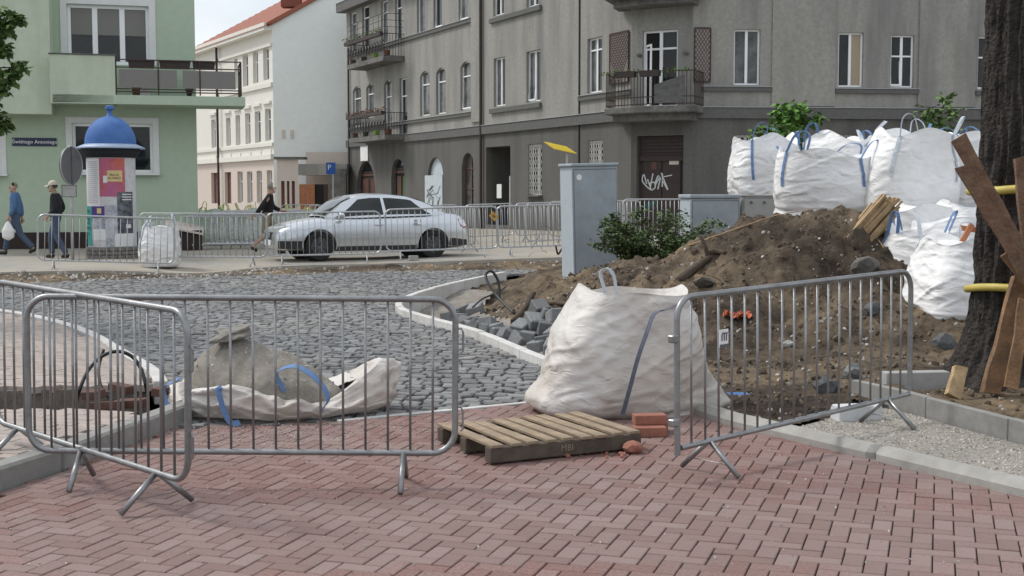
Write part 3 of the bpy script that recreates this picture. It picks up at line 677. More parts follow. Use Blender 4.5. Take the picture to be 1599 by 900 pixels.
# far-left balconies with planters (two storeys)
def iron_balcony(f, xl, xr, ytop, yslab, name_m, proj=1.0, plants=None, cage=False):
    u0, zt = f.px(xl, ytop); u1, _ = f.px(xr, ytop); zb = f.px((xl + xr) / 2, yslab)[1]
    e = MB().prism([(u0, .05), (u1, .05), (u1 - .1, -proj), (u0 + .1, -proj)][::-1], zb - .22, zb).build('balcony', 'concrete_old', gb); setm(e, gb, f)
    railing(e, 'railing', [(u0 + .1, 0), (u0 + .1, -proj + .05), (u1 - .1, -proj + .05), (u1 - .1, 0)], zb, zb + 1.0, 'iron', .13)
    b = MB()
    for k in range(int((u1 - u0) / .4)):                      # scrollwork
        c = Vector((u0 + .3 + k * .4, -proj + .04, zb + .5)); b.tube([c + Vector((.15 * math.cos(a), 0, .22 * math.sin(a))) for a in [i * math.pi / 6 for i in range(12)]], .012, 4, closed=True)
    b.build('scrollwork', 'iron', e)
    rr = random.Random(int(xl))
    for k in range(4):
        x = lerp(u0 + .3, u1 - .3, k / 3); MB().lathe([(.11, 0), (.15, .26)], 10, (x, -proj + .25, zb)).build('flower_pot', ('pot_brown', 'pot_dark', 'lime', 'pot_brown')[k], e)
    bx = MB().box(((u0 + u1) / 2, -proj - .08, zb + .98), (u1 - u0 - .2, .16, .16)).build('planter_box', 'pot_dark', e)
    c = MB()
    for k in range(9): clump(c, (lerp(u0 + .2, u1 - .2, k / 8), -proj - .08, zb + 1.05), (.09, .07, .10), 26, rr, .07)
    stuff(c.build('plants', plants or 'leaf_dry', e))
    if cage:
        b = MB()
        for zz in (1.3, 1.6, 1.9): b.bar((u0 + .1, -proj + .05, zb + zz), (u1 - .1, -proj + .05, zb + zz), .02); b.bar((u1 - .1, -proj + .05, zb + zz), (u1 - .1, 0, zb + zz), .02)
        for k in range(8): x = lerp(u0 + .1, u1 - .1, k / 7); b.bar((x, -proj + .05, zb + 1), (x, -proj + .05, zb + 1.9), .018)
        b.build('trellis', 'iron', e)
    return e
iron_balcony(FL, 574, 634, 185, 214, 'iron', 1.0, 'leaf_dry'); iron_balcony(FL, 571, 632, 72, 96, 'iron', 1.0, 'leaf_pot', True)
# chamfered corner
CW = FCm.L
dU0, dU1, dZ0, dZ1 = FCm.rect(1003, 47, 1058, 176); gU0, gU1, _, gZ1 = FCm.rect(994, 212, 1067, 300); gU0 = max(.08, gU0); gU1 = min(CW - .08, gU1); dU0 = max(.3, dU0); dU1 = min(CW - .3, dU1)
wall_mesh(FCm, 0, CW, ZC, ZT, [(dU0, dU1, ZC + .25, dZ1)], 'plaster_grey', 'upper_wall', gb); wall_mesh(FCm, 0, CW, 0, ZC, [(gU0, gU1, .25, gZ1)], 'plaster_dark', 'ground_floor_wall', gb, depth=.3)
window(gb, FCm, dU0, dU1, ZC + .25, dZ1, panes=2, trans=(.76,), glass=['dark_inside', 'glass'], t=.07)
zb = ZC + .25
lf = MB().box((0, 0, .95), (.05, .05, 1.9)).box((.5, 0, .95), (.05, .05, 1.9)).box((.25, 0, .03), (.5, .05, .06)).box((.25, 0, 1.87), (.5, .05, .06)).build('open_leaf', 'pvc', gb); setm(lf, gb, FCm, Matrix.Translation((dU0 + .08, .12, zb + .05)) @ Matrix.Rotation(R(-50), 4, 'Z'))
d = MB().box(((gU0 + gU1) / 2, .26, (.25 + gZ1) / 2), (gU1 - gU0, .06, gZ1 - .25)).build('entrance_door', 'wood_dark', gb); setm(d, gb, FCm)
zt_ = lerp(.25, gZ1, .78)
MB().box(((gU0 + gU1) / 2, .19, zt_), (gU1 - gU0, .10, .16)).build('transom_bar', 'wood_dark', d)
for s in (0, 1):
    a, c = lerp(gU0, gU1, .10 + .41 * s), lerp(gU0, gU1, .49 + .41 * s); q = MB().box(((a + c) / 2, .21, (.3 + zt_) / 2), (c - a, .05, zt_ - .45)).build('door_leaf', 'wood_dark', d, bevel=.01)
    MB().box(((a + c) / 2, .18, .85), ((c - a) * .8, .03, .7)).build('door_panel', 'wood_dark', q)
for k in range(6): MB().box(((gU0 + gU1) / 2, .21, lerp(zt_ + .12, gZ1 - .05, k / 5)), (gU1 - gU0 - .1, .03, .06)).build('shutter_slat', 'wood_dark', d)
rr = random.Random(9); g = MB()
def scrawl(b, u0, u1, z0, z1, n, rr, r, y):
    for k in range(n):
        cx = lerp(u0, u1, (k + .5) / n); w = (u1 - u0) / n * .8
        b.tube(chain([Vector((cx + rr.uniform(-w, w), y, rr.uniform(z0, z1))) for _ in range(5)], 5), r, 4)
wU = gU1 - gU0
scrawl(g, gU0 + .12 * wU, gU0 + .62 * wU, 1.75, 2.35, 4, rr, .022, .178); g.bar((gU0 + .55 * wU, .178, 2.2), (gU0 + .72 * wU, .178, 2.25), .03); g.build('graffiti', 'graffiti_white', d)
g = MB(); scrawl(g, gU0 + .12 * wU, gU0 + .45 * wU, 1.1, 1.45, 3, rr, .014, .178); g.build('graffiti', 'graffiti_teal', d)
MB().box((gU0 + .33 * wU, .178, 2.55), (.18, .01, .24)).build('notice', 'wood_red', d); MB().box((gU0 + .76 * wU, .178, 2.68), (.32, .01, .2)).build('notice', 'cream_pink', d)
# right front
RW = 13.5
V1 = [FR.rect(1146, 46, 1187, 133), FR.rect(1309, 51, 1348, 136), FR.rect(1391, 55, 1427, 137), FR.rect(1527, 57, 1566, 139)]
V0 = [FR.rect(1146, 211, 1186, 262), FR.rect(1309, 211, 1347, 262), FR.rect(1404, 213, 1428, 262)]; vd = FR.rect(1527, 212, 1560, 345)
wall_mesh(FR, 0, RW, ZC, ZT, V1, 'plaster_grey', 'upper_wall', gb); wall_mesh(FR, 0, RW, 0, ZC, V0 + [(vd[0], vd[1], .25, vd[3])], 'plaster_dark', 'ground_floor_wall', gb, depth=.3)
window(gb, FR, *V1[0], panes=2, glass='glass_curtain'); window(gb, FR, *V1[1], panes=2, glass=['glass', 'glass_blind']); window(gb, FR, *V1[2], panes=2, trans=(.6,), glass='glass', open_pane=0); window(gb, FR, *V1[3], panes=2, trans=(.6,), glass='glass')
for h in V0:
    window(gb, FR, *h, panes=2, frame='pvc_old', glass='glass', y=.2); b = MB(); n = 6
    for i in range(n):
        for k in range(4):
            za, zb_ = lerp(h[2], h[3], k / 4), lerp(h[2], h[3], (k + 1) / 4); ua, ub = lerp(h[0], h[1], i / n), lerp(h[0], h[1], (i + 1) / n); b.bar((ua, .03, za), (ub, .03, zb_), .013); b.bar((ub, .03, za), (ua, .03, zb_), .013)
    q = b.build('window_bars', 'pvc_old', gb); setm(q, gb, FR)
q = MB().box(((vd[0] + vd[1]) / 2, .2, (.25 + vd[3]) / 2), (vd[1] - vd[0], .06, vd[3] - .25)).build('side_door', 'pvc', gb); setm(q, gb, FR); MB().box(((vd[0] + vd[1]) / 2, .16, vd[3] - .9), ((vd[1] - vd[0]) * .6, .03, 1.2)).build('pane', 'glass_curtain', q)
band(gb, FR, 0, RW, ZC - .12, ZC + .22, 'trim_grey', flash='flashing')
for xa, xb, i in ((1096, 1205, 0), (1304, 1434, 1), (1523, 1600, 3)):
    ua, ub = FR.px(xa, 140)[0], FR.px(xb, 140)[0]; band(gb, FR, max(0.02, ua), ub, V1[i][2] - .2, V1[i][2] - .06, 'trim_grey', 'sill_band', .09, 'flashing')
for xa, xb in ((1205, 1304), (1434, 1523)):
    ua, ub = FR.px(xa, 100)[0], FR.px(xb, 100)[0]; q = MB().box(((ua + ub) / 2, -.025, (ZC + .25 + ZT) / 2), (ub - ua, .06, ZT - ZC - .3)).build('pilaster', 'plaster_grey', gb); setm(q, gb, FR)
q = MB().prism([(PL.x, PL.y), (P0.x, P0.y), (P1.x, P1.y), (PR.x, PR.y), (PR.x + 1, PR.y + 12), (PL.x + 14, PL.y + 3)], ZT + .28, ZT + .55).build('roof', 'trim_grey', gb); q.matrix_local = gb.matrix_world.inverted()
# back and end walls close the volume
q = MB(); bk = [(PL.x, PL.y), (PL.x + 14, PL.y + 3), (PR.x + 1, PR.y + 12), (PR.x, PR.y)]
for a, c in zip(bk, bk[1:]): q.add([(a[0], a[1], 0), (c[0], c[1], 0), (c[0], c[1], ZT), (a[0], a[1], ZT)], [(0, 1, 2, 3)])
q = q.build('rear_wall', 'plaster_grey', gb); q.matrix_local = gb.matrix_world.inverted()
# corner balconies: polygonal slab wrapping the chamfer
def corner_balcony(z, full=True):
    pts = [(-.75, .25), (-.55, -.85), (CW * .5, -1.25), (CW + .45, -.95), (CW + .35, .1)]
    b = MB(); n = len(pts); b.prism(pts, z - .2, z); e = b.build('balcony', 'concrete_old', gb, bevel=.02); setm(e, gb, FCm)
    MB().prism([(p[0] * .86 + .12, p[1] * .75) for p in pts], z - .42, z - .2).build('corbel', 'concrete_old', e)
    ins = [(p[0] * .97 + .03, p[1] * .95) for p in pts]
    railing(e, 'railing', ins, z + .02, z + 1.05, 'iron_rust', .12, rails=(.04, .25, 1.))
    return e
cb = corner_balcony(ZC + .22)
for k, x in enumerate((.35, 1.15)):
    q = MB().box((x, -1.22, ZC + 1.2), (.62, .2, .18)).build('planter_box', 'pot_dark', cb)
c = MB(); rr = random.Random(3)
for k in range(8): clump(c, (lerp(-.4, CW + .2, k / 7), -1.1, ZC + 1.22), (.1, .06, .06), 14, rr, .08)
stuff(c.build('plants', 'leaf_pot', cb))
b = MB().grid(lambda s, t: Vector((CW * .62 + s * .9, -1.22 + .25 * s + .05 * noise.noise(Vector((s * 4, t * 4, 0))), ZC + .3 + t * (.55 + .3 * s))), 10, 8); b.build('tarpaulin', 'trim_grey', cb)
cb2 = corner_balcony(ZC + 3.75); MB().box((CW * .5, -1.0, ZC + 4.1), (CW + .7, .5, .6)).build('balcony_screen', 'trim_grey', cb2)
for xa, xb, f in ((954, 983, FL), (1078, 1092, FR)):           # lattice panels beside the balcony door
    if f is FL: u0, u1, z0, z1 = FL.rect(xa, 51, min(xb, 984), 130)
    else: u0, u1, z0, z1 = FR.rect(1080, 44, 1092, 128); u0 = .03; u1 = u0 + .5
    u1 = min(u1, f.L - .02)
    q = MB().box(((u0 + u1) / 2, -.03, (z0 + z1) / 2), (u1 - u0, .02, z1 - z0)).build('lattice_panel', 'lattice_back', gb); setm(q, gb, f); b = MB()
    for s in (-1, 1):
        n = 10
        for k in range(-6, n + 6):
            pts = []
            za = z0 + (z1 - z0) * k / n; dz = (u1 - u0) * 1.6; a, c = (u0, za), (u1, za + dz)
            if s < 0: a, c = (u1, za), (u0, za + dz)
            t0 = max(0, (z0 - a[1]) / dz); t1 = min(1, (z1 - a[1]) / dz)
            if t1 > t0: b.bar((lerp(a[0], c[0], t0), -.045, lerp(a[1], c[1], t0)), (lerp(a[0], c[0], t1), -.045, lerp(a[1], c[1], t1)), .014)
    for uu in (u0, u1): b.bar((uu, -.045, z0), (uu, -.045, z1), .035)
    for zz in (z0, z1): b.bar((u0, -.045, zz), (u1, -.045, zz), .035)
    b.build('lattice', 'lattice_brown', q)
for u in (.30, CW - .22): q = MB().rock((u, -.08, ZC + 1.9), (.16, .14, .2), 3).build('wall_lamp', 'concrete_old', gb); setm(q, gb, FCm)
q = MB().box((FL.px(570, 240)[0], -.04, FL.px(567, 240)[1]), (1.1, .03, .75)).build('wall_plate', 'white_paint', gb); setm(q, gb, FL)
# ---------------------------------------------------------------- cream house with mint gable beyond
Cg = Vector((-12.58, 68.0)); Cd = Vector((-.49, .872)); Ce = Cg + Cd * 17
cb_ = empty('cream_house', (Cg.x, Cg.y, .2), 0, 'cream plastered town house with blank mint gable wall and red tile roof', 'building'); bpy.context.view_layer.update()
CF = Fac(Ce, Cg); CGf = Fac(Cg, (-4, 68.0))
rows_ = []
for x0, x1, ya, yb in ((366, 371, 92, 139), (379, 387.5, 86, 135), (395, 403, 81, 130), (411, 420, 75, 125)): rows_.append(CF.rect(x0, ya, x1, yb) + ('pvc',))
for x0, x1, ya, yb in ((330, 337, 187, 231), (353, 360, 184, 228), (368, 375, 180, 227), (383, 391, 177, 225), (398, 407, 174, 223), (414, 423, 170, 220)): rows_.append(CF.rect(x0, ya, x1, yb) + ('pvc',))
g_rows = []
for x0, x1, ya, yb, m_ in ((330, 340, 270, 318, 'slot_brown'), (351, 361, 269, 318, 'slot_brown'), (371, 379, 268, 317, 'pvc'), (386, 394, 268, 317, 'pvc'), (401, 409, 267, 317, 'pvc'), (417, 425, 266, 316, 'pvc')): g_rows.append(CF.rect(x0, ya, x1, yb) + (m_,))
zE = CF.px(428, 36)[1]; zL = CF.px(434, 247)[1]
wall_mesh(CF, 0, CF.L, zL, zE, rows_, 'cream', 'upper_wall', cb_, depth=.3); wall_mesh(CF, 0, CF.L, 0, zL, g_rows, 'cream_pink', 'ground_floor_wall', cb_, depth=.3)
for h in rows_ + g_rows:
    w = window(cb_, CF, *h[:4], panes=1, trans=(.68,), frame='pvc' if h[4] == 'pvc' else 'slot_brown', glass='glass_curtain' if h[4] == 'pvc' else 'slot_brown', y=.22)
for h in rows_[4:]: band(cb_, CF, h[0] - .15, h[1] + .15, h[3] + .25, h[3] + .4, 'cream', 'window_head', .12); band(cb_, CF, h[0] - .1, h[1] + .1, h[2] - .95, h[2] - .45, 'cream', 'apron_panel', .05)
zm = CF.px(430, 124)[1]
band(cb_, CF, 0, CF.L, zL - .05, zL + .22, 'cream', 'string_course', .18); band(cb_, CF, 0, CF.L, zm - .35, zm - .12, 'cream', 'string_course', .12); band(cb_, CF, 0, CF.L, rows_[9][2] - .3, rows_[9][2] - .12, 'cream', 'string_course', .1)
band(cb_, CF, -.2, CF.L, zE - .35, zE + .05, 'cream', 'eaves_cornice', .45); band(cb_, CF, 0, CF.L, zE - 1.15, zE - 1.0, 'cream', 'frieze', .12)
drainpipe(cb_, CF, CF.px(345, 200)[0], .2, zE, 'iron', .07, -.2)
b = MB(); gu1 = CGf.L; pk = 5.6
b.add([(0, 0, 0), (gu1, 0, 0), (gu1, 0, zE + 2.2), (pk, 0, zE + .1 + pk * .52), (0, 0, zE + .05)], [(0, 1, 2, 3, 4)]); q = b.build('gable_wall', 'mint', cb_); setm(q, cb_, CGf)
for x in (442.5, 456): MB().box((CGf.px(x, 210)[0], -.02, CGf.px(x, 210)[1]), (.18, .03, .45)).build('vent', 'cream_pink', q)
def rf(u, v):                                             # tiled slope rising from the facade eaves
    p = Cg.lerp(Ce, u * 1.02 - .01); nrm = Vector((.872, .49)); q_ = p - nrm * .5 + nrm * (v * 7.5); return Vector((q_.x, q_.y, zE - .18 + v * 4.3 + .03 * math.sin(v * 110)))
b = MB(); b.grid(rf, 30, 100); q = b.build('roof', 'tile_red', cb_); q.matrix_local = cb_.matrix_world.inverted()
b = MB().bar((-.25, -.05, zE - .08), (pk, -.05, zE + .18 + pk * .52), .22, .2); q2 = b.build('verge', 'tile_red', cb_); setm(q2, cb_, CGf)
q3 = MB().box((CGf.px(449, 0)[0], 1.2, zE + 2.3), (1.0, .8, 2.6)).build('chimney', 'brick_chimney', cb_); setm(q3, cb_, CGf)
# low annex with slots, wooden gate and lean-to roof
ax = empty('gate_annex', (-10.2, 65, .2), 0, 'low pink-cream yard wall with three slots and an orange wooden gate', 'wall'); bpy.context.view_layer.update()
AF = Fac((-12.0, 65.0), (-8.35, 65.0))
za = AF.px(450, 249)[1]; slots = [AF.rect(x0, 283, x1, 320) for x0, x1 in ((439, 444.5), (448, 452), (455.5, 460.5))]; uw = AF.px(466, 280)[0]
wall_mesh(AF, AF.px(433, 300)[0], uw, 0, za, [s[:2] + (.9, s[3]) for s in slots], 'cream_pink', 'wall', ax)
for s in slots: q = MB().box(((s[0] + s[1]) / 2, .2, (.9 + s[3]) / 2), (s[1] - s[0], .04, s[3] - .9)).build('slot', 'slot_brown', ax); setm(q, ax, AF)
q = MB().box(((AF.px(433, 250)[0] + uw) / 2 + .1, .3, za + .06), (uw - AF.px(433, 250)[0] + .5, .9, .12)).build('coping', 'trim_grey', ax); setm(q, ax, AF)
q = MB().box(((uw + 3.65) / 2, 1.0, AF.px(500, 265)[1]), (3.65 - uw, 2.0, .55)).build('lean_to_roof', 'plaster_grey', ax); setm(q, ax, AF)
q = MB().box(((uw + 3.65) / 2, 2.4, 1.9), (3.65 - uw, .1, 3.8)).build('yard_wall', 'cream_pink', ax); setm(q, ax, AF)
for x0, x1, m_ in ((467, 478, 'orange_wood'), (479, 491, 'orange_wood'), (491, 505, 'dark_inside'), (505, 512, 'wood_dark'), (512, 515, 'orange_wood')):
    a, c, _, zt = AF.rect(x0, 288, x1, 300); q = MB().box(((a + c) / 2, .1 + .05 * (m_ != 'orange_wood'), (zt + .2) / 2), (c - a, .08, zt - .2)).build('gate_panel', m_, ax); setm(q, ax, AF)
a, c, _, zt = AF.rect(514, 264, 541, 280); q = MB().box(((a + c) / 2, .0, zt / 2), (c - a, .4, zt)).build('gate_pier', 'concrete_old', ax); setm(q, ax, AF)
# ---------------------------------------------------------------- far house glimpsed between
fh = empty('far_house', (-26.5, 112, .2), 0, 'distant pinkish house glimpsed between the green and cream houses', 'building'); bpy.context.view_layer.update()
FF = Fac((-31, 112), (-22, 112)); hs = [FF.rect(307, 206, 312, 219), FF.rect(313.5, 206, 318.5, 219), FF.rect(307, 236, 312, 252), FF.rect(313.5, 236, 318.5, 252)]
wall_mesh(FF, 0, 9, 0, 8.2, hs, 'cream_pink', 'wall', fh)
for h in hs: window(fh, FF, *h, panes=2, trans=(.5,), glass='glass')
q = MB().prism([(-.3, -.4), (9.3, -.4), (9.3, 6), (-.3, 6)], 8.2, 8.6).build('roof', 'trim_grey', fh); setm(q, fh, FF)
band(fh, FF, 0, 9, 2.9, 3.3, 'iron', 'shop_fascia', .3); band(fh, FF, 0, 9, 5.3, 5.45, 'cream', 'string_course', .1)
q = MB().box((4.5, -.05, 1.5), (9, .08, 2.6)).build('shop_front', 'glass', fh); setm(q, fh, FF)
# ---------------------------------------------------------------- green apartment house
gA, gBp = Vector((-16.6, 33.3)), Vector((-8.66, 35.4))
gr = empty('green_house', (gBp.x, gBp.y, .2), 0, 'pale green plastered apartment house with corner balcony and brown plinth', 'building'); bpy.context.view_layer.update()
GF = Fac(gA, gBp); GV = Fac(gA, gBp, off=-.85); GBf = Fac(gA, gBp, off=-1.25)
w1 = GF.rect(105, 8, 233, 101); w0 = GF.rect(113, 193, 239, 270); wl = GF.rect(-30, 212, 1, 271)
zp = GF.px(200, 362)[1]
wall_mesh(GF, 0, GF.L, zp, 11, [w1, w0, wl], 'green_wall', 'wall', gr)
q = MB().box((GF.L / 2, .03, (.1 + zp) / 2), (GF.L, .1, zp - .1)).build('plinth', 'plinth_brown', gr); setm(q, gr, GF)
window(gr, GF, *w1, panes=3, glass='glass', t=.09, frame='pvc'); window(gr, GF, *w0, panes=2, glass='glass', t=.08); window(gr, GF, *wl, panes=1, glass='glass')
q = setm(MB().box(((w1[0] + w1[1]) / 2, .13, w1[3] - .42), (w1[1] - w1[0] - .2, .02, .75)).build('roller_blind', 'mesh_screen', gr), gr, GF)
def surround(h, t, zl=None):
    b = MB(); a, c, z0, z1 = h; z0 = zl or z0
    b.box((a - t / 2, -.012, (z0 + z1) / 2), (t, .03, z1 - z0)); b.box((c + t / 2, -.012, (z0 + z1) / 2), (t, .03, z1 - z0)); b.box(((a + c) / 2, -.012, z1 + t / 2), (c - a + 2 * t, .03, t))
    setm(b.build('window_surround', 'white_band', gr), gr, GF)
surround(w1, .17); surround(w0, .16); surround(wl, .14)
for h in (w0, wl): setm(MB().box(((h[0] + h[1]) / 2, -.06, h[2] - .035), (h[1] - h[0] + .34, .26, .06)).build('sill', 'white_band', gr), gr, GF)
uv, zv = GV.px(81, 178); zvb = GV.px(40, 178)[1]
setm(MB().box((uv / 2, .425, (zvb + 11) / 2), (uv, .85, 11 - zvb)).build('projecting_bay', 'green_lit', gr), gr, GV)
# side wall and rear
sd_ = GF.n; b = MB(); e0 = gBp; e1 = gBp + sd_ * 11; e2 = gA + sd_ * 11
for a, c in ((e0, e1), (e1, e2), (e2, gA)): b.add([(a.x, a.y, 0), (c.x, c.y, 0), (c.x, c.y, 11), (a.x, a.y, 11)], [(0, 1, 2, 3)])
b.add([(gA.x, gA.y, 11), (e0.x, e0.y, 11), (e1.x, e1.y, 11), (e2.x, e2.y, 11)], [(0, 1, 2, 3)])
q = b.build('rear_wall', 'green_wall', gr); q.matrix_local = gr.matrix_world.inverted()
# balcony
bu0, bz1 = GBf.px(77, 84); bu1, _ = GBf.px(179, 84); bz0 = GBf.px(120, 161)[1]; eu, ez = GBf.px(383, 152); ezb = GBf.px(383, 166)[1]
sl_ = MB().box(((bu1 + eu) / 2, .75, (ez + ezb) / 2), (eu - bu1, 1.5, ez - ezb)); sl_.box(((bu0 + bu1) / 2, .62, (bz0 + ez) / 2), (bu1 - bu0 - .1, 1.24, ez - bz0 - .02))
bal = setm(sl_.build('balcony', 'green_wall', gr), gr, GBf)
MB().box(((bu0 + bu1) / 2, .06, (bz0 + bz1) / 2 - .01), (bu1 - bu0, .12, bz1 - bz0)).build('parapet', 'green_lit', bal); 
MB().box((bu0 + .06, .68, (bz0 + bz1) / 2 - .01), (.12, 1.1, bz1 - bz0)).build('parapet', 'green_lit', bal)
MB().box(((bu0 + bu1) / 2, .06, bz1 + .012), (bu1 - bu0 + .06, .18, .03)).build('parapet_cap', 'trim_grey', bal)
zr0, zr1 = ez + .02, GBf.px(280, 95)[1]; ru1 = GBf.px(376, 95)[0]
b = MB(); hts = (.08, .16, .78, 1.)
for f in hts: b.bar((bu1, .05, lerp(zr0, zr1, f)), (ru1, .05, lerp(zr0, zr1, f)), .03); b.bar((ru1, .05, lerp(zr0, zr1, f)), (ru1, 1.45, lerp(zr0, zr1, f)), .03)
for k in range(4): x = lerp(bu1 + .02, ru1, k / 3); b.bar((x, .05, zr0), (x, .05, zr1), .035)
for yy in (.6, 1.4): b.bar((ru1, yy, zr0), (ru1, yy, zr1), .03)
b.build('railing', 'iron_rust', bal)
for k in range(2):
    a, c = lerp(bu1, ru1, .03 + .5 * k), lerp(bu1, ru1, .485 + .47 * k); MB().box(((a + c) / 2, .05, lerp(zr0, zr1, .46)), (c - a, .012, (zr1 - zr0) * .52)).build('screen_panel', 'mesh_screen', bal)
MB().box((ru1, .75, lerp(zr0, zr1, .46)), (.012, 1.2, (zr1 - zr0) * .52)).build('screen_panel', 'mesh_screen', bal)
for x0, x1 in ((201, 240), (250, 296), (302, 335)):
    a, c = GBf.px(x0, 98)[0], GBf.px(x1, 98)[0]; MB().box(((a + c) / 2, .2, zr1 - .1), (c - a, .2, .2), tap=-.08).build('planter_box', 'pot_dark', bal)
MB().lathe([(.10, 0), (.13, .2)], 12, (GBf.px(213, 146)[0], .35, zr0)).build('flower_pot', 'pot_brown', bal); MB().box((GBf.px(226, 146)[0], .35, zr0 + .09), (.25, .18, .18)).build('flower_pot', 'white_paint', bal); MB().lathe([(.05, 0), (.13, .25), (.10, .55)], 12, (GBf.px(296, 140)[0], .4, zr0)).build('flower_pot', 'pot_dark', bal)
# street name plate
su, szz = GF.px(54, 222)
sg = setm(MB().box((su, -.02, szz), (1.12, .02, .22)).build('street_name_sign', 'sign_navy'), gr, GF); sg.parent = None; sg.matrix_world = GF.M; tag(sg, 'navy street name plate reading Świętego Antoniego on the green wall', 'street sign')
text_mesh('Świętego Antoniego', .135, 'white_paint', 'lettering', sg, Matrix.Translation((su, -.034, szz)) @ Matrix.Rotation(R(90), 4, 'X'))
# ================================================================ OBJECTS ON THE SITE
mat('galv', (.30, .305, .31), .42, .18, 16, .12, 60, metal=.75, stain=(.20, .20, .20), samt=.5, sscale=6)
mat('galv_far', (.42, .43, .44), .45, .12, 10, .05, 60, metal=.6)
mat('plate_dark', (.10, .105, .12), .5, .1, 10, 0)
mat('bag_white', (.80, .80, .80), .55, .05, 7, .4, 300, stain=(.58, .56, .53), samt=.4, sscale=1.6, bdist=.003)
mat('bag_dirty', (.50, .455, .41), .55, .10, 5, .4, 300, stain=(.70, .69, .67), samt=.75, sscale=1.5, bdist=.003)
mat('bag_green', (.50, .56, .48), .6, .08, 7, .2, 200)
mat('strap_blue', (.11, .20, .38), .7, .15, 30, .3, 300)
mat('strap_grey', (.105, .12, .16), .7, .2, 30, .3, 300)
mat('strap_pale', (.45, .50, .55), .7, .12, 30, .3, 300)
mat('strap_yellow', (.55, .56, .22), .7, .12, 30, .3, 300)
mat('sand_grey', (.31, .285, .245), .97, .2, 25, .8, 140, stain=(.24, .21, .18), samt=.6, sscale=3, bdist=.02)
mat('pallet_wood', (.33, .25, .165), .8, .22, 9, .35, 70, stain=(.16, .125, .095), samt=.6, sscale=3)
mat('pallet_shaded', (.085, .066, .050), .85, .3, 9, .35, 70)  # pallet wood with the shade on its sides put into the colour
mat('brick_new', (.30, .125, .085), .85, .18, 14, .35, 120)
mat('granite', (.17, .175, .18), .7, .22, 40, .4, 120, rnd='obj', ramt=.3)
mat('granite_dark', (.085, .09, .095), .75, .3, 30, .5, 90)
mat('boulder', (.12, .11, .10), .9, .25, 14, .6, 50)
mat('brick_brown', (.115, .055, .042), .85, .2, 14, .35, 120)
mat('concrete', (.36, .36, .345), .85, .1, 12, .35, 120)
mat('concrete_white', (.60, .61, .62), .85, .06, 14, .25, 120)
mat('boulder_pale', (.22, .205, .18), .95, .25, 14, .6, 60)
mat('cable_black', (.014, .014, .015), .5, .2, 10, 0)
mat('bark', (.040, .034, .030), .95, .5, 14, 1.0, 30, bdist=.06)
mat('plank_brown', (.14, .075, .047), .9, .5, 7, .8, 34, stain=(.22, .155, .10), samt=.6, sscale=5, bdist=.02)
mat('plank_tan', (.23, .13, .065), .85, .4, 6, .7, 30, stain=(.10, .06, .038), samt=.85, sscale=5, bdist=.02)
mat('split_wood', (.42, .30, .165), .85, .25, 14, .5, 60, stain=(.22, .14, .08), samt=.5, sscale=8)
mat('root', (.075, .055, .040), .95, .35, 14, .6, 50)
mat('pipe_yellow', (.50, .40, .09), .5, .12, 10, .1, 40)
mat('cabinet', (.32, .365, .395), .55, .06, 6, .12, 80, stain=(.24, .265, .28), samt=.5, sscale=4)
mat('cabinet_lit', (.43, .485, .52), .55, .05, 6, .1, 80)  # cabinet paint with the daylight on its left side put into the colour
mat('cabinet_beige', (.36, .355, .34), .6, .06, 6, .1, 80)
mat('orange_plastic', (.45, .10, .035), .6, .2, 10, .1, 40)
mat('blue_plastic', (.05, .17, .42), .6, .2, 10, .1, 40)
mat('yellow_sign', (.62, .45, .02), .4, .06, 5, 0)
mat('orange_sign', (.55, .28, .03), .4, .1, 8, 0)
mat('leaf_green', (.11, .22, .045), .7, .25, 10, 0, rnd='attr', ramt=.55)
mat('leaf_shrub', (.085, .125, .045), .6, .3, 10, 0, rnd='attr', ramt=.6)
mat('leaf_dark', (.10, .17, .05), .7, .25, 10, 0, rnd='attr', ramt=.5)
mat('twig', (.075, .055, .04), .9, .2, 10, .2, 50)
for k in ('bag_white', 'bag_dirty', 'bag_green', 'carrier_bag'):   # crisp creases in the woven fabric
    if k not in MATS: continue
    tr_ = MATS[k].node_tree; N_ = tr_.nodes; L_ = tr_.links; pb = N_['Principled BSDF']; old = pb.inputs['Normal'].links[0].from_node
    txc = N_.new('ShaderNodeTexCoord'); mpp = N_.new('ShaderNodeMapping'); mpp.inputs['Scale'].default_value = (1, 1, 2.2); mpp.inputs['Rotation'].default_value = (.4, .5, .3); L_.new(txc.outputs['Object'], mpp.inputs['Vector'])
    rn = N_.new('ShaderNodeTexNoise'); rn.noise_type = 'RIDGED_MULTIFRACTAL'; rn.inputs['Scale'].default_value = 3.0; rn.inputs['Detail'].default_value = 5; rn.inputs['Distortion'].default_value = .6; L_.new(mpp.outputs['Vector'], rn.inputs['Vector'])
    bb_ = N_.new('ShaderNodeBump'); bb_.inputs['Strength'].default_value = .85; bb_.inputs['Distance'].default_value = .05; L_.new(rn.outputs['Fac'], bb_.inputs['Height']); rn2 = N_.new('ShaderNodeTexNoise'); rn2.noise_type = 'RIDGED_MULTIFRACTAL'; rn2.inputs['Scale'].default_value = 8.5; rn2.inputs['Detail'].default_value = 4; rn2.inputs['Distortion'].default_value = 1.0; L_.new(mpp.outputs['Vector'], rn2.inputs['Vector']); b3_ = N_.new('ShaderNodeBump'); b3_.inputs['Strength'].default_value = .5; b3_.inputs['Distance'].default_value = .016; L_.new(rn2.outputs['Fac'], b3_.inputs['Height']); L_.new(bb_.outputs['Normal'], b3_.inputs['Normal']); L_.new(b3_.outputs['Normal'], old.inputs['Normal'])
for k in ('leaf_green', 'leaf_shrub', 'leaf_dark'):           # thin leaves let some light through
    m = MATS[k]; p = m.node_tree.nodes['Principled BSDF']; p.inputs['Specular IOR Level'].default_value = .3
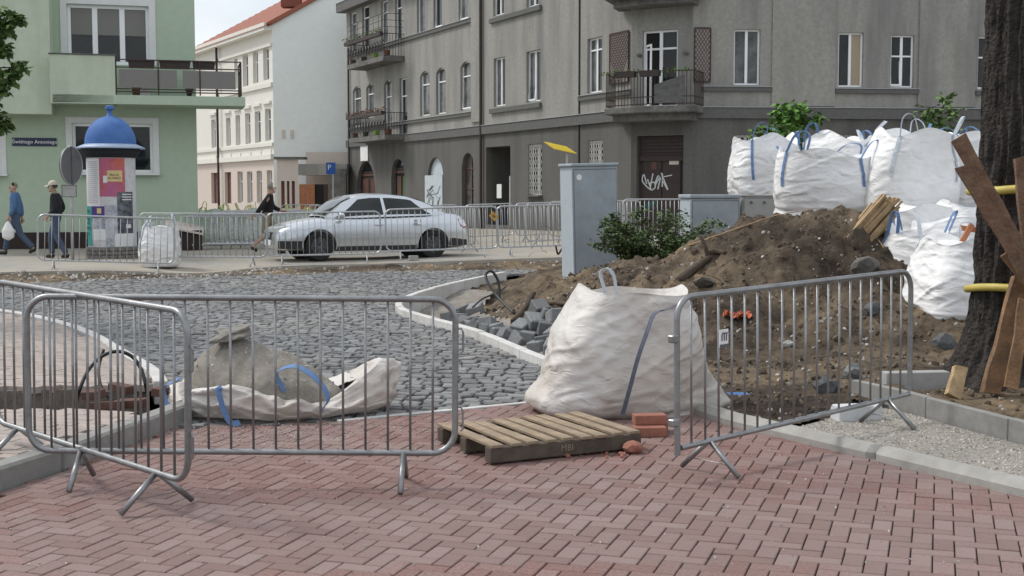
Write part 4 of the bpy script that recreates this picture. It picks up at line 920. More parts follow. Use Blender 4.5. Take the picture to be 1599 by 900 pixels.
def SP(x, y, lift=0.):
    r = ray(x, y); t = 8.5
    while t < 26:
        p = Vector((0, 0, CAMZ)) + r * t
        if p.z <= soil_z(p.x, p.y): break
        t += .05
    p.z += lift; return p
# ---------------------------------------------------------------- crowd barriers
def tube_mesh(r, h, n=6): return MB().tube([(0, 0, 0), (0, 0, h)], r, n)
BAR = {}
def barrier(a, b, label, group=None, m='galv', z0=.20, z1=1.10, broken=False, near=True, plate=None, spread=.22, lean=0., hooks=(1, 1)):
    a, b = Vector(a), Vector(b); d = b - a; L_ = Vector((d.x, d.y)).length; ang = math.atan2(d.y, d.x); slope = math.atan2(d.z, L_)
    t = empty('crowd_barrier', a, 0, label, 'barrier', group); t.rotation_euler = Euler((lean, -slope, ang)); r = .0185; n = 12 if near else 6; c = .13
    def arc(cx, cz, a0, a1): return [(cx + c * math.cos(R(lerp(a0, a1, i / 6))), 0, cz + c * math.sin(R(lerp(a0, a1, i / 6)))) for i in range(7)]
    if broken:
        f = MB(); f.tube([(0, 0, .16)] + arc(c, z1 - c, 180, 90) + arc(L_ - c, z1 - c, 90, 0) + [(L_, 0, z0 + .02)], r, n); f.tube([(.03, 0, z0), (L_ - .01, 0, z0)], r, n)
        f.tube([(.03, 0, z0), (.04, 0, z0)], r * .8, n)
    else: f = MB().tube(arc(c, z1 - c, 180, 90) + arc(L_ - c, z1 - c, 90, 0) + arc(L_ - c, z0 + c, 0, -90) + arc(c, z0 + c, -90, -180), r, n, closed=True)
    o = f.build('frame', m, t); smooth_by_angle(o, 50)
    nb = max(8, round(L_ / .128)); key = (m, near)
    if key not in BAR: q = tube_mesh(.0075, z1 - z0 - 2 * r * .6, 6).mesh('bar', m, True); BAR[key] = q
    for k in range(1, nb):
        x = L_ * k / nb
        if x < .04 or x > L_ - .04: continue
        o = link('bar', BAR[key], t); o.location = (x, 0, z0 + r * .6)
    for x in (.30, L_ - .30):
        for s in (-1, 1): MB().tube([(x, s * .012, z0 - .005), (x, s * spread, .012)], .0165, n).build('leg', m, t, smooth=True)
        MB().tube([(x, -spread * .7, .075), (x, spread * .7, .075)], .003, 5).build('brace_wire', m, t)
    if near:
        for x, s in ((0, -1), (L_, 1)):
            if s < 0 and not hooks[0] or s > 0 and not hooks[1]: continue
            for zz in (.40, .86):
                MB().tube([(x, 0, zz + .07), (x + s * .035, 0, zz + .07), (x + s * .045, 0, zz + .05), (x + s * .045, 0, zz - .06), (x + s * .03, 0, zz - .07)], .006, 6).build('hook', m, t)
        if broken:
            for zz in (.36, .86): MB().box((-.03, 0, zz), (.06, .045, .045)).build('clamp', m, t, bevel=.006)
    if plate:
        p = MB().box((plate, -.014, z0 + .62), (.085, .004, .11)).build('name_plate', 'white_paint', t); MB().box((plate, -.018, z0 + .575), (.083, .003, .02)).build('plate_strip', 'plate_dark', p)
        g = MB(); w = .022
        for dx in (-w, 0, w): g.tube([(plate + dx, -.019, z0 + .605), (plate + dx, -.019, z0 + .645)], .0035, 6)
        g.tube([(plate - w, -.019, z0 + .645), (plate - w * .5, -.019, z0 + .657), (plate, -.019, z0 + .645), (plate + w * .5, -.019, z0 + .657), (plate + w, -.019, z0 + .645), (plate + w * 1.5, -.019, z0 + .655)], .0035, 6); g.build('emblem', 'plate_dark', p)
    return t
gb_ = 'crowd barriers closing the near road'
barrier((-3.30, 8.10, .06), (-1.70, 6.62, 0), 'near crowd barrier at the left edge, standing across the kerb', gb_, hooks=(0, 1))
barrier((-2.81, 7.36, .02), (-.335, 7.38, 0), 'near crowd barrier in the middle, before the collapsed sand bag', gb_, hooks=(0, 1))
barrier((.985, 7.515, 0), (2.90, 9.25, .055), 'near crowd barrier at right with white emblem plate and detached lower corner', gb_, broken=True, plate=.42, hooks=(0, 0))
fb = 'crowd barriers along the far street'
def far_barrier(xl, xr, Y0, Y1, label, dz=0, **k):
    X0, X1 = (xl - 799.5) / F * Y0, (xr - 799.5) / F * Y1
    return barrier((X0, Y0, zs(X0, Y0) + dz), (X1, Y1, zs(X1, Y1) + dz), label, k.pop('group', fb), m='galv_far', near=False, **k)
far_barrier(57, 270, 25.3, 25.9, 'far barrier in front of the man in the cap and the poster column', -.02)
far_barrier(217, 416, 26.9, 26.8, 'far barrier between the white bag and the silver car')
far_barrier(418, 595, 27.2, 27.5, 'far barrier in front of the bonnet of the silver car')
far_barrier(604, 779, 27.7, 27.8, 'far barrier in front of the rear door of the silver car', .03, plate=.65)
far_barrier(777, 952, 28.2, 28.5, 'far barrier just left of the tall grey cabinet', .02)
far_barrier(742, 640, 31.0, 34.5, 'barrier behind the boot of the silver car')
far_barrier(822, 975, 30.6, 32.2, 'barrier with a white tag behind the row left of the tall cabinet', .05)
far_barrier(728, 803, 36.5, 36.9, 'hindmost barrier before the gateway of the grey tenement')
far_barrier(806, 858, 36.2, 36.6, 'hindmost barrier under the barred window of the grey tenement')
far_barrier(858, 1000, 33.8, 34.5, 'barrier just behind the top of the tall cabinet', .04)
far_barrier(972, 1085, 29.5, 30.6, 'barrier between the tall cabinet and the low cabinet', .1)
far_barrier(640, 716, 38.0, 38.5, 'hindmost barrier under the graffiti-covered white shutter')
far_barrier(482, 545, 40, 41, 'far barrier behind the windscreen of the silver car')
far_barrier(440, 500, 42, 42, 'far barrier by the orange wooden gate')
for k in range(6):                                            # a stack of barriers leaning on one another
    x = 312 + k * 15; Y = 33.2 + .28 * k; X0 = (x - 799.5) / F * Y
    barrier((X0 - .5, Y, zs(X0, Y)), (X0 + 1.6, Y + .5, zs(X0, Y)), ('first', 'second', 'third', 'fourth', 'fifth', 'sixth')[k] + ' spare barrier from the left in the leaning stack by the green house', 'stack of leaning spare barriers', m='galv_far', near=False, lean=R(-38 + 3 * k))
# ---------------------------------------------------------------- bulk bags
def ribbon(b, pts, w, wd=None, th=.004):
    pts = [Vector(p) for p in pts]; n = len(pts); L1 = []
    for i, p in enumerate(pts):
        d = (pts[min(i + 1, n - 1)] - pts[max(i - 1, 0)]).normalized(); ww = Vector(wd) if wd else d.cross(Vector((0, 0, 1)))
        ww = (ww - d * ww.dot(d)); ww = ww.normalized() * w / 2; nn = d.cross(ww).normalized() * th / 2
        L1.append([p - ww - nn, p + ww - nn, p + ww + nn, p - ww + nn])
    vs = [v for q in L1 for v in q]; fs = [(0, 1, 2, 3), tuple((n - 1) * 4 + j for j in (3, 2, 1, 0))]
    for i in range(n - 1):
        for j in range(4): fs.append((i * 4 + j, i * 4 + (j + 1) % 4, (i + 1) * 4 + (j + 1) % 4, (i + 1) * 4 + j))
    b.add(vs, fs)
def bag(loc, w, dpt, h, label, rz=0, seed=1, m='bag_white', top=1., lean=(0, 0), tilt=(0, 0), mods=None, strap='strap_blue', fill=.12, group='white bulk bags', wr=1., name='bulk_bag', nstrap=4, sag=.06, loops=True):
    t = empty(name, loc, rz, label, 'bag', group); t.rotation_euler = (tilt[0], tilt[1], rz); NT, NH = (150, 84) if wr > 1.2 else (112, 60); off = Vector((seed * 7.3, seed * 3.1, seed * 1.9)); P = 3.6
    rr = random.Random(seed); ph = rr.uniform(0, 6)
    cr = [(rr.uniform(0, 6.28), rr.uniform(.1, .9), rr.uniform(-1.4, 1.4), rr.uniform(.005, .013)) for _ in range(30)]      # diagonal folds
    def surf(a, v):
        s = (abs(math.cos(a)) ** P + abs(math.sin(a)) ** P) ** (-1 / P); k = lerp(1, top, v) * (1 + .13 * math.sin(math.pi * min(1, v * 1.02)) - .05 * (v < .06) * (1 - v / .06))
        x, y, z = math.cos(a) * s * w / 2 * k, math.sin(a) * s * dpt / 2 * k, h * v
        z += h * sag * (math.sin(2 * a + ph) * .6 + math.cos(4 * a) * .7) * v ** 3
        x += lean[0] * v; y += lean[1] * v
        if mods: x, y, z = mods(a, v, x, y, z)
        q = Vector((x, y, z)); rad = Vector((math.cos(a), math.sin(a), 0))
        e = Vector((a * w * .55, 0, z))
        wq = q + Vector((noise.noise(q * 1.7 + off), noise.noise(q * 1.7 + off * 2), noise.noise(q * 1.7 - off))) * .22
        dsp = .060 * noise.noise(q * 1.8 + off) - .026 * abs(noise.noise(Vector((wq.x * 1.6 + wq.z * .9, wq.y * 1.6, wq.z * 4.2)) + off)) - .018 * abs(noise.noise(Vector((wq.x * 3.2 - wq.z * 2.4, wq.y * 3.2, wq.z * 6.0)) + off * 1.3)) - .008 * abs(noise.noise(wq * 8.5 + off)) - .005 * abs(noise.noise(wq * 17 + off)) + .02
        for ca, cz, sl, am in cr:
            da = (a - ca + math.pi) % (2 * math.pi) - math.pi
            if abs(da) < .7: dsp += am * math.exp(-((v - cz - sl * da * .35) * h / .018) ** 2) * (1 - abs(da) / .7)
        return q + rad * dsp * wr * (1 if v > .03 else v / .03)
    b = MB(); vs = []
    for j in range(NH + 1):
        for i in range(NT): vs.append(surf(2 * math.pi * i / NT, j / NH))
    topc = sum((vs[NH * NT + i] for i in range(NT)), Vector()) / NT
    inn = [.90, .78, .55, .25]
    for q, f in enumerate(inn):                                # folded-in mouth and fill
        for i in range(NT):
            p = vs[NH * NT + i]; c2 = topc + (p - topc) * f; c2.z = lerp(p.z, topc.z, min(1, q / 2)) - h * fill * (min(1, (q + 1) / 2)) + .05 * noise.noise(c2 * 4 + off); vs.append(c2)
    nr = NH + 1 + len(inn); vs.append(Vector((topc.x, topc.y, topc.z - h * fill))); vs.append(Vector((lean[0] * 0, 0, 0)))
    fs = [(j * NT + i, j * NT + (i + 1) % NT, (j + 1) * NT + (i + 1) % NT, (j + 1) * NT + i) for j in range(nr - 1) for i in range(NT)]
    fs += [((nr - 1) * NT + i, (nr - 1) * NT + (i + 1) % NT, nr * NT) for i in range(NT)] + [((i + 1) % NT, i, nr * NT + 1) for i in range(NT)]
    o = b.add(vs, fs).build('sack', m, t); smooth_by_angle(o, 70)
    for k in range(nstrap):
        a = math.pi / 4 + math.pi / 2 * k + rr.uniform(-.12, .12); sb = MB(); pts = [surf(a, v) + Vector((math.cos(a), math.sin(a), 0)) * .012 for v in [lerp(.42, .99, i / 12) for i in range(13)]]
        ribbon(sb, pts, .042, (-math.sin(a), math.cos(a), 0))
        if loops:
            e0 = pts[-1]; e1 = surf(a + .42, .99); md = (e0 + e1) / 2; s_ = rr.uniform(.5, 1.1) * .2; dr = Vector((rr.uniform(-.12, .12), rr.uniform(-.12, .12), 0))
            lp = chain([e0, e0.lerp(md, .3) + Vector((0, 0, s_)) + dr * .7, md + Vector((0, 0, s_ * 1.25)) + dr, e1.lerp(md, .3) + Vector((0, 0, s_ * .9)) + dr * .8, e1], 5); ribbon(sb, lp, .04, (math.cos(a), math.sin(a), .2))
        sb.build('strap', strap, t)
    return t
# the near bag beside the pallet
def near_mod(a, v, x, y, z):
    c, s = math.cos(a), math.sin(a)
    if c > 0: x += .40 * max(0, c) ** 10 * max(0, 1 - v / .5) ** 1.3
    if c < 0: x += .20 * min(1, -c * 1.3) * v ** 1.3
    if c < 0: x -= .12 * (-c) ** 4 * math.exp(-((v - .12) / .1) ** 2)
    z += .10 * v * v * (c * .0 + (1 if (c < 0 and abs(s) < .8) else 0) * .2)
    return x, y, z
NBAG = bag((.80, 10.02, 0), 1.16, .85, .95, 'dirty white bulk bag slumped beside the wooden pallet', R(8), 3, 'bag_dirty', .88, (.07, .05), (0, 0), near_mod, 'strap_grey', .16, wr=1.21, sag=.03, nstrap=0)
NB = Vector((.80, 10.02, 0))
for pts, m_, w_ in (([D(948, 470, 9.75), D(944, 452, 9.75), D(938, 428, 9.8), D(948, 421, 9.85), D(958, 430, 9.9), D(962, 452, 9.92), D(966, 468, 9.95)], 'strap_pale', .05), ([D(1066, 470, 9.95), D(1044, 483, 9.62), D(1022, 490, 9.56), D(1010, 520, 9.47), D(996, 560, 9.42), D(984, 605, 9.42), D(972, 648, 9.46)], 'strap_grey', .032)):
    sb = MB(); ribbon(sb, chain(pts, 6), w_, (1, -.1, .25) if m_ != 'strap_pale' else (.6, 1, 0)); q = sb.build('strap', m_, NBAG); q.matrix_local = Matrix.Rotation(-R(8), 4, 'Z') @ Matrix.Translation(-NB)
gz = lambda X, Y: soil_z(X, Y, False)
STK = [((4.23, 21.1), 1.18, .34, 1.14, 'half hidden bulk bag at the bottom of the stack behind the low cabinets', 21), ((4.22, 17.5), 1.2, .34, 1.14, 'bulk bag in the lower layer directly behind the heap top', 22),
       ((5.25, 17.3), 1.15, .34, 1.14, 'bulk bag in the lower layer behind the splintered log', 23), ((6.2, 17.5), 1.1, .34, 1.14, 'bulk bag in the lower layer nearest the tree trunk', 24)]
for (c, w, z, h, lb, sd2) in STK: bag((c[0], c[1], z), w, .95, h, lb, R(rng.uniform(-10, 10)), sd2, 'bag_white', 1., group='stacked white bulk bags', loops=False, nstrap=2)
bag((4.25, 21.1, 1.46), 1.10, .95, 1.12, 'upper white bag at left end of the stack with blue side strap', R(12), 31, top=.92, tilt=(R(-3), R(-5)), group='stacked white bulk bags', sag=.10)
bag((4.24, 17.4, 1.46), 1.22, 1.0, .80, 'upper open white bag with blue straps tumbling inside its mouth', R(-14), 32, top=.98, fill=.22, group='stacked white bulk bags', sag=.10)
bag((5.18, 17.0, 1.46), 1.12, 1.0, 1.05, 'tallest upper white bag in the middle of the stack', R(6), 33, top=.80, lean=(.04, 0), tilt=(R(2), R(4)), group='stacked white bulk bags', strap='strap_pale')
bag((6.15, 17.5, 1.46), 1.10, 1.0, 1.02, 'upper white bag at the right end of the stack beside the trunk', R(-8), 34, top=.84, group='stacked white bulk bags')
for k_, (X_, Y_, z_, w_, h_, tp, lb_) in enumerate(((4.95, 19.4, 1.46, 1.1, 1.05, .9, 'upper white bag showing behind the open one'), (5.65, 19.2, 1.46, 1.15, .95, .9, 'upper white bag showing behind the tallest one'), (6.6, 18.9, 1.40, 1.1, 1.1, .85, 'rear upper white bag beside the trunk'), (6.25, 15.6, .5, 1.2, 1.0, .8, 'lower white bag squeezed behind the leaning planks'), (4.62, 14.75, .62, .8, .66, .75, 'small crumpled white bag at the right foot of the heap'), (5.6, 13.9, .36, 1.0, .8, .7, 'low white bag just left of the trunk'))):
    bag((X_, Y_, z_), w_, .9, h_, lb_, R(25 * k_ - 40), 70 + k_, top=tp, tilt=(R(rng.uniform(-6, 6)), R(rng.uniform(-6, 6))), group='stacked white bulk bags', nstrap=3, sag=.09, strap=('strap_blue', 'strap_pale')[k_ % 2])
bag((4.98, 15.9, .74), .85, .8, .80, 'small white bag with red warning diamonds behind the splintered log', R(5), 35, top=.95, loops=False, nstrap=0, fill=.02)
bag((5.75, 16.1, .75), .9, .8, .82, 'crumpled white bag wedged low between the stack and the planks', R(20), 36, top=.85, loops=False, nstrap=1)
bag((5.18, 14.9, .42), 1.35, 1.0, .95, 'wide slumped white bag lying against the stack', R(-20), 37, top=.78, lean=(.05, .15), loops=False, nstrap=2, strap='strap_pale', fill=.05, wr=1.6)
bag((4.84, 13.6, .36), 1.12, .9, .86, 'torn white bag sagging on the soil left of the trunk', R(15), 38, top=.80, lean=(.08, .2), loops=True, nstrap=2, strap='strap_pale', fill=.05, wr=1.7)
for i, (x, y) in enumerate(((1392, 331), (1392, 357))):
    p = D(x, y, 15.45); b = MB(); r_ = .05
    dm = MB().tube([p + Vector((math.cos(a) * r_, 0, math.sin(a) * r_)) for a in (0, math.pi / 2, math.pi, 3 * math.pi / 2)], .005, 4, closed=True).build('hazard_label', 'orange_plastic'); tag(dm, ('upper' if i == 0 else 'lower') + ' red diamond warning print on the small white bag', 'label')
Yb = 30.2
bag(((243 - 799.5) / F * 26.6, 26.9, .16), .74, .7, .84, 'white bulk bag standing beside the poster column', .1, 41, top=.95, strap='strap_pale', group='white bulk bags')
for k, x in enumerate((336, 372, 398)): bag(((x - 799.5) / F * 37, 37, .2), 1.0, .9, 1.0, ('leftmost', 'middle', 'rightmost')[k] + ' pale bag with yellow straps behind the leaning barriers', .2 * k, 50 + k, 'bag_green', .85, strap='strap_yellow', group='pale bags behind the leaning barriers')
for k, x in enumerate((440, 462, 484, 505)): bag(((x - 799.5) / F * 45, 45 + .3 * k, .2), 1.0, .9, .85, ('first', 'second', 'third', 'fourth')[k] + ' pale bag from the left in the row behind the bonnet', .2 * k, 60 + k, 'bag_green', .8, strap='strap_yellow', group='pale bags behind the silver car')
# collapsed bag full of sand
cb0 = Vector((-1.93, 9.98, 0)); t = empty('collapsed_bag', cb0, 0, 'collapsed white bulk bag spread open around a cone of grey sand', 'bag')
def skirt(u, v):
    a = 2 * math.pi * u; ca, sa = math.cos(a), math.sin(a); rx, ry = .72, .56
    flap = .38 * max(0, math.cos(a - .18)) ** 7
    k = [(.96, .02), (1.06, .10), (1.03, .19), (.93, .21), (.80, .15), (.62, .08)]; i = min(4, int(v * 5)); f = v * 5 - i; rk = lerp(k[i][0], k[i + 1][0], f); zk = lerp(k[i][1], k[i + 1][1], f)
    rk += flap * (1 if v < .55 else .8) ; zk += flap * .30 * (v > .25) * min(1, (v - .25) * 3) * (1 - .3 * v)
    q = Vector((ca * rx * rk, sa * ry * rk, zk * (1 + .35 * math.sin(a * 3 + 1))))
    n_ = noise.noise(q * 3.5) * .06 - .08 * abs(noise.noise(Vector((q.x * 4, q.y * 4, q.z * 9)))) - .05 * abs(noise.noise(q * 9)) - .02 * abs(noise.noise(q * 20)) + .04; q += Vector((ca, sa, .6)) * n_ * (.3 if v < .05 else 1); q.z = max(q.z, .004); return q
o = MB().grid(skirt, 200, 48).build('sack', 'bag_dirty', t); smooth_by_angle(o, 70)
md = o.modifiers.new('thick', 'SOLIDIFY'); md.thickness = .006
for k, pts in enumerate(([(-.62, -.22, .30), (-.72, -.32, .22), (-.66, -.42, .1), (-.52, -.46, .13), (-.44, -.44, .2)], [(-.22, -.50, .20), (-.24, -.60, .27), (-.20, -.64, .14), (-.14, -.66, .03), (-.08, -.62, .02)], [(.22, -.40, .22), (.16, -.44, .36), (.30, -.46, .42), (.46, -.50, .34), (.56, -.54, .20), (.52, -.58, .10)])):
    b = MB(); ribbon(b, chain(pts, 6), .06, (.3, 1, .4)); b.build('strap', 'strap_blue', t)
def sandf(u, v):
    x, y = lerp(-.72, .72, u), lerp(-.60, .58, v); d = math.hypot((x + .26) / (1.45 if x > -.26 else 1.05), y / .98); z = .60 - .86 * d * d / (d + .07) + .035 * fbm(Vector((x * 6, y * 6, 2)), 4); 
    if x > -.1: z += .05 * math.exp(-((x - .2) / .25) ** 2)
    e = max(0, min(1, 6 * (1.02 - math.hypot(x / .68, y / .49)))); return Vector((x, y, max(.03, z) * e - .02 * (1 - e)))
o = MB().grid(sandf, 70, 60).build('sand_pile', 'sand_grey'); o.location = cb0; smooth_by_angle(o, 60); stuff(tag(o, 'cone of grey sand heaped inside the collapsed bag', 'sand'))
b = MB()
for k in range(420):
    u, v = rng.random(), rng.random(); p = sandf(u, v); s = rng.uniform(.006, .02)
    if p.z > .06: b.cur = rng.random(); b.rock(p + cb0, (s * 1.3, s, s), k)
stuff(tag(b.build('sand_pebbles', 'rubble'), 'pale pebbles on the grey sand cone', 'pebbles'))
o = MB().rock((0, 0, .03), (.34, .24, .09), 6, Matrix.Identity(3), 3, .3).build('concrete_shard', 'boulder_pale'); o.location = cb0 + Vector((-.26, -.06, .585)); o.rotation_euler = (R(8), R(-12), .3); tag(o, 'broken concrete shard lying on top of the grey sand cone', 'concrete')
# ---------------------------------------------------------------- pallet and bricks
pa = Vector((-.13, 7.95)); ex1 = Vector((.98, .76)).normalized(); ey1 = Vector((-.36, .95)).normalized(); ang = R(27)
pt = empty('wooden_pallet', (pa.x, pa.y, 0), ang, 'weathered wooden pallet lying on the red paving', 'pallet'); LX, LY = 1.12, .85
for k in range(3):
    y = lerp(.05, LY - .05, k / 2); MB().box((LX / 2, y, .062), (LX, .09, .095)).build('stringer', 'pallet_shaded', pt, bevel=.005)
for k in range(9):
    x = lerp(.05, LX - .05, k / 8); o = MB().box((0, LY / 2, 0), (.072 if k % 2 else .080, LY + rng.uniform(-.02, .02), .021)).build('deck_board', 'pallet_wood', pt, bevel=.003); o.location = (x + rng.uniform(-.008, .008), rng.uniform(-.008, .008), .121); o.rotation_euler = (rng.gauss(0, .004), rng.gauss(0, .01), rng.gauss(0, .008))
text_mesh('MBI', .06, 'pallet_wood', 'stencil', pt, Matrix.Translation((.55, .003, .065)) @ Matrix.Rotation(R(90), 4, 'X'), .001)
for k, (x, y, z, a, lb) in enumerate(((.97, 8.95, .035, .1, 'lower red brick beside the right corner of the pallet'), (1.0, 9.12, .035, .12, 'rear red brick under the stacked one beside the pallet'), (.98, 9.05, .105, .15, 'upper red brick stacked beside the pallet'))):
    o = MB().box((0, 0, 0), (.23, .11, .068)).build('red_brick', 'brick_new', bevel=.004); o.location = (x, y, z); o.rotation_euler = (0, 0, a); tag(o, lb, 'brick', 'loose red bricks by the pallet')
o = MB().rock((0, 0, 0), (.14, .11, .085), 5, Matrix.Identity(3), 2, .12).build('broken_brick', 'brick_new'); o.location = (.80, 8.35, .04); tag(o, 'broken red brick lump in front of the pallet corner', 'brick')
b = MB()
for k in range(14): s = rng.uniform(.01, .035); b.rock((.55 + rng.gauss(0, .16), 8.28 + rng.gauss(0, .07), s * .35), (s * 1.4, s, s), k)
stuff(tag(b.build('brick_crumbs', 'brick_new'), 'red brick crumbs under the front edge of the pallet', 'rubble'))
# bricks and kerb pieces at the trench in the left pavement
for k, (x, y, z, l, lb) in enumerate(((146, 622, .12, .17, 'loose brown brick on the pavers left of the black cable'), (250, 618, .12, .10, 'half brick at the pavement corner by the bag'), (165, 640, .05, .26, 'brown brick lying in the trench, left one'), (205, 636, .05, .26, 'brown brick lying in the trench, right one'), (190, 612, .07, .22, 'brown brick on the broken paver edge behind the cable'))):
    p = G(x, y, z); o = MB().box((0, 0, 0), (l, .10, .065)).build('brown_brick', 'brick_brown', bevel=.004); o.location = p + Vector((0, 0, .03)); o.rotation_euler = (rng.gauss(0, .06), rng.gauss(0, .06), -PHI + rng.gauss(0, .15)); tag(o, lb, 'brick', 'loose bricks by the trench')
def cable(pts, r, label, m='cable_black', cat='cable', name='cable'):
    return tag(MB().tube(chain(pts, 8), r, 7).build(name, m, smooth=True), label, cat)
cable([G(118, 632, .02), D(124, 610, 10.0), D(138, 578, 10.1), D(160, 556, 10.2), D(184, 549, 10.25), D(206, 557, 10.3), D(221, 578, 10.3), D(228, 604, 10.25), G(229, 612, .06)], .015, 'thick black cable arching out of the pavement trench')
cable([D(162, 546, 10.45), D(155, 570, 10.4), D(155, 592, 10.3), D(162, 612, 10.2), G(180, 628, .04)], .013, 'short black cable end standing in the pavement trench')
# ---------------------------------------------------------------- heap of loose setts, cables, roots
cube = [MB().add([Vector(v) * .085 + Vector((rng.uniform(-.01, .01),) * 3) for v in ((-1, -1, -1), (1, -1, -1), (1, 1, -1), (-1, 1, -1), (-1, -1, 1), (1, -1, 1), (1, 1, 1), (-1, 1, 1))], [(0, 3, 2, 1), (4, 5, 6, 7), (0, 1, 5, 4), (1, 2, 6, 5), (2, 3, 7, 6), (3, 0, 4, 7)]).mesh('loose_sett', 'granite', bevel=.012) for _ in range(5)]
spots = [(788, 545, 0), (812, 560, 0), (838, 563, 0), (850, 545, .0), (825, 540, .05), (852, 528, .12), (836, 520, .14), (858, 512, .16), (842, 500, .18), (815, 527, .10), (800, 535, .06), (764, 535, 0), (745, 528, 0), (738, 518, .02), (762, 518, .08), (728, 530, 0), (775, 525, .06), (718, 505, .02), (742, 492, .04), (705, 520, 0), (720, 492, .0), (865, 556, .02), (866, 535, .10), (868, 515, .2), (778, 556, 0), (800, 552, .0), (735, 540, 0), (752, 545, 0)]
for k, (x, y, z) in enumerate(spots):
    y = min(y, interp(x, [620, 650, 740, 850, 880], [470, 490, 514, 556, 566])); p = SP(x, y + 5); sc = rng.uniform(1.0, 1.3); p.z += .09 + z * .5; o = link('loose_sett', cube[k % 5]); o.location = p; o.scale = (sc * rng.uniform(.9, 1.25), sc, sc * rng.uniform(.8, 1)); o.rotation_euler = (rng.uniform(-.5, .5), rng.uniform(-.5, .5), rng.uniform(0, 3))
    where = 'against the white bag' if x > 848 else 'in the middle of the pile by the island kerb' if x > 785 else 'at the left part of the pile by the island kerb'
    tag(o, 'grey granite sett lying ' + where, 'paving stone', 'loose granite setts ' + where)
P = lambda x, y, Y: D(x, y, Y)
cable([P(803, 490, 15.6), P(778, 465, 16), P(762, 442, 16.2), P(759, 428, 16.3), P(768, 424, 16.3), P(778, 440, 16.3), P(780, 465, 16.2), P(779, 468, 16.2)], .018, 'black cable looping up from the soil inside the island kerb')
cable([P(738, 480, 17), P(755, 466, 17.2), P(775, 458, 17.4), P(790, 448, 17.8)], .012, 'thin dark cable lying on the soil near the island kerb')
cable([P(868, 384, 26.5), P(869, 390, 26.5), P(872, 397, 26.5), P(880, 384, 26.5)], .02, 'black cable stub sticking up at the street edge')
def stick(pts, r, label, m='root', name='branch'):
    q = chain(pts, 6); n = len(q); return tag(MB().tube([p + Vector((0, 0, .012 * noise.noise(p * 9))) for p in q], [lerp(r, r * .55, i / n) for i in range(n)], 8).build(name, m, smooth=True), label, 'branch')
q0 = SP(803, 503); stick([q0, D(818, 485, q0.y + .15), D(830, 465, q0.y + .3), D(835, 457, q0.y + .35)], .045, 'dead branch pointing up behind the pile of setts'); stick([SP(840, 479, .03), SP(865, 480, .05), SP(890, 480, .03)], .028, 'dead stick lying level behind the white bag')
stick([SP(1060, 442, .02), SP(1082, 428, .05), SP(1100, 415, .05), SP(1110, 405, .02)], .06, 'thick root crossing the front of the heap'); q0 = SP(1106, 404); stick([q0, D(1101, 385, q0.y), D(1094, 369, q0.y + .05)], .03, 'short root stub standing upright on the heap')
stick([SP(1106, 400, .03), SP(1120, 398, .04), SP(1133, 399, .02)], .045, 'cut root end lying beside the upright stub'); stick([SP(1060, 392, .02), SP(1110, 375, .03), SP(1160, 358, .03), SP(1215, 340, .03), SP(1270, 330, .02)], .009, 'long thin pale root trailing over the heap top', 'split_wood')
q0 = SP(1384, 396); stick([D(1350, 362, q0.y + .4), D(1366, 370, q0.y + .25), D(1378, 384, q0.y + .1), q0], .012, 'thin pale root hanging below the splintered log', 'split_wood')
rr = random.Random(77); rt = MB()
for k in range(60):                                              # rootlets poking out of the cut soil
    p = SP(rr.uniform(720, 1450), rr.uniform(345, 500)); d = Vector((rr.uniform(-1, 1), rr.uniform(-1, .2), rr.uniform(-.1, .5))).normalized() * rr.uniform(.08, .3); rt.tube(chain([p, p + d * .5 + Vector((0, 0, .03)), p + d], 3), [.006, .005, .004, .003, .003, .002, .002], 4)
stuff(tag(rt.build('rootlets', 'root'), 'fine dark rootlets poking out of the dirt heap', 'roots'))
q0 = SP(1340, 372); b = MB(); c0, c1 = q0 + Vector((-.05, .1, -.12)), D(1398, 312, q0.y + .1); ax_ = (c1 - c0).normalized(); px_ = ax_.cross(Vector((0, 1, 0))).normalized()
for k in range(46):
    o_ = px_ * rng.uniform(-.13, .13) + Vector((0, 1, 0)) * rng.uniform(-.09, .09); e = rng.uniform(.72, 1.08) - abs(o_.dot(px_)) * .8; b.bar(c0 + o_, c0.lerp(c1, e) + o_ * 1.05 + Vector((rng.gauss(0, .012), 0, rng.gauss(0, .012))), rng.uniform(.03, .07), rng.uniform(.02, .045))
tag(b.build('splintered_log', 'split_wood'), 'splintered pale log sticking out of the heap top', 'log')
o = MB().rock(SP(1345, 378, .0), (.45, .3, .2), 8, None, 3, .3).build('root_stump', 'root'); tag(o, 'dark root stump half buried under the splintered log', 'stump')
for x, y, Y, dims, m_, lb, sd2 in ((1350, 416, 13.6, (.32, .26, .2), 'boulder', 'large dark boulder near the right shoulder of the heap', 3), (1362, 481, 12.6, (.22, .16, .15), 'granite_dark', 'dark angular stone seen through the right barrier, upper one', 4), (1476, 536, 11.9, (.26, .2, .18), 'granite_dark', 'black broken stone on the bare soil left of the trunk', 5), (1290, 606, 10.4, (.22, .18, .18), 'granite_dark', 'dark stone block at the foot of the slope, left one', 6), (1332, 585, 10.7, (.2, .16, .18), 'granite', 'grey stone block at the foot of the slope, right one', 7), (1100, 440, 14.3, (.34, .24, .10), 'boulder', 'flat concrete lump in the heap above the white bag', 8), (1230, 535, 11.8, (.12, .1, .08), 'concrete', 'small pale stone seen through the middle of the right barrier', 9)):
    o = MB().rock((0, 0, 0), dims, sd2, Euler((.2, .3, sd2)).to_matrix(), 2, .25).build('stone', m_); p = SP(x, y + 6); p.z += dims[2] * .22; o.location = p; tag(o, lb, 'stone')
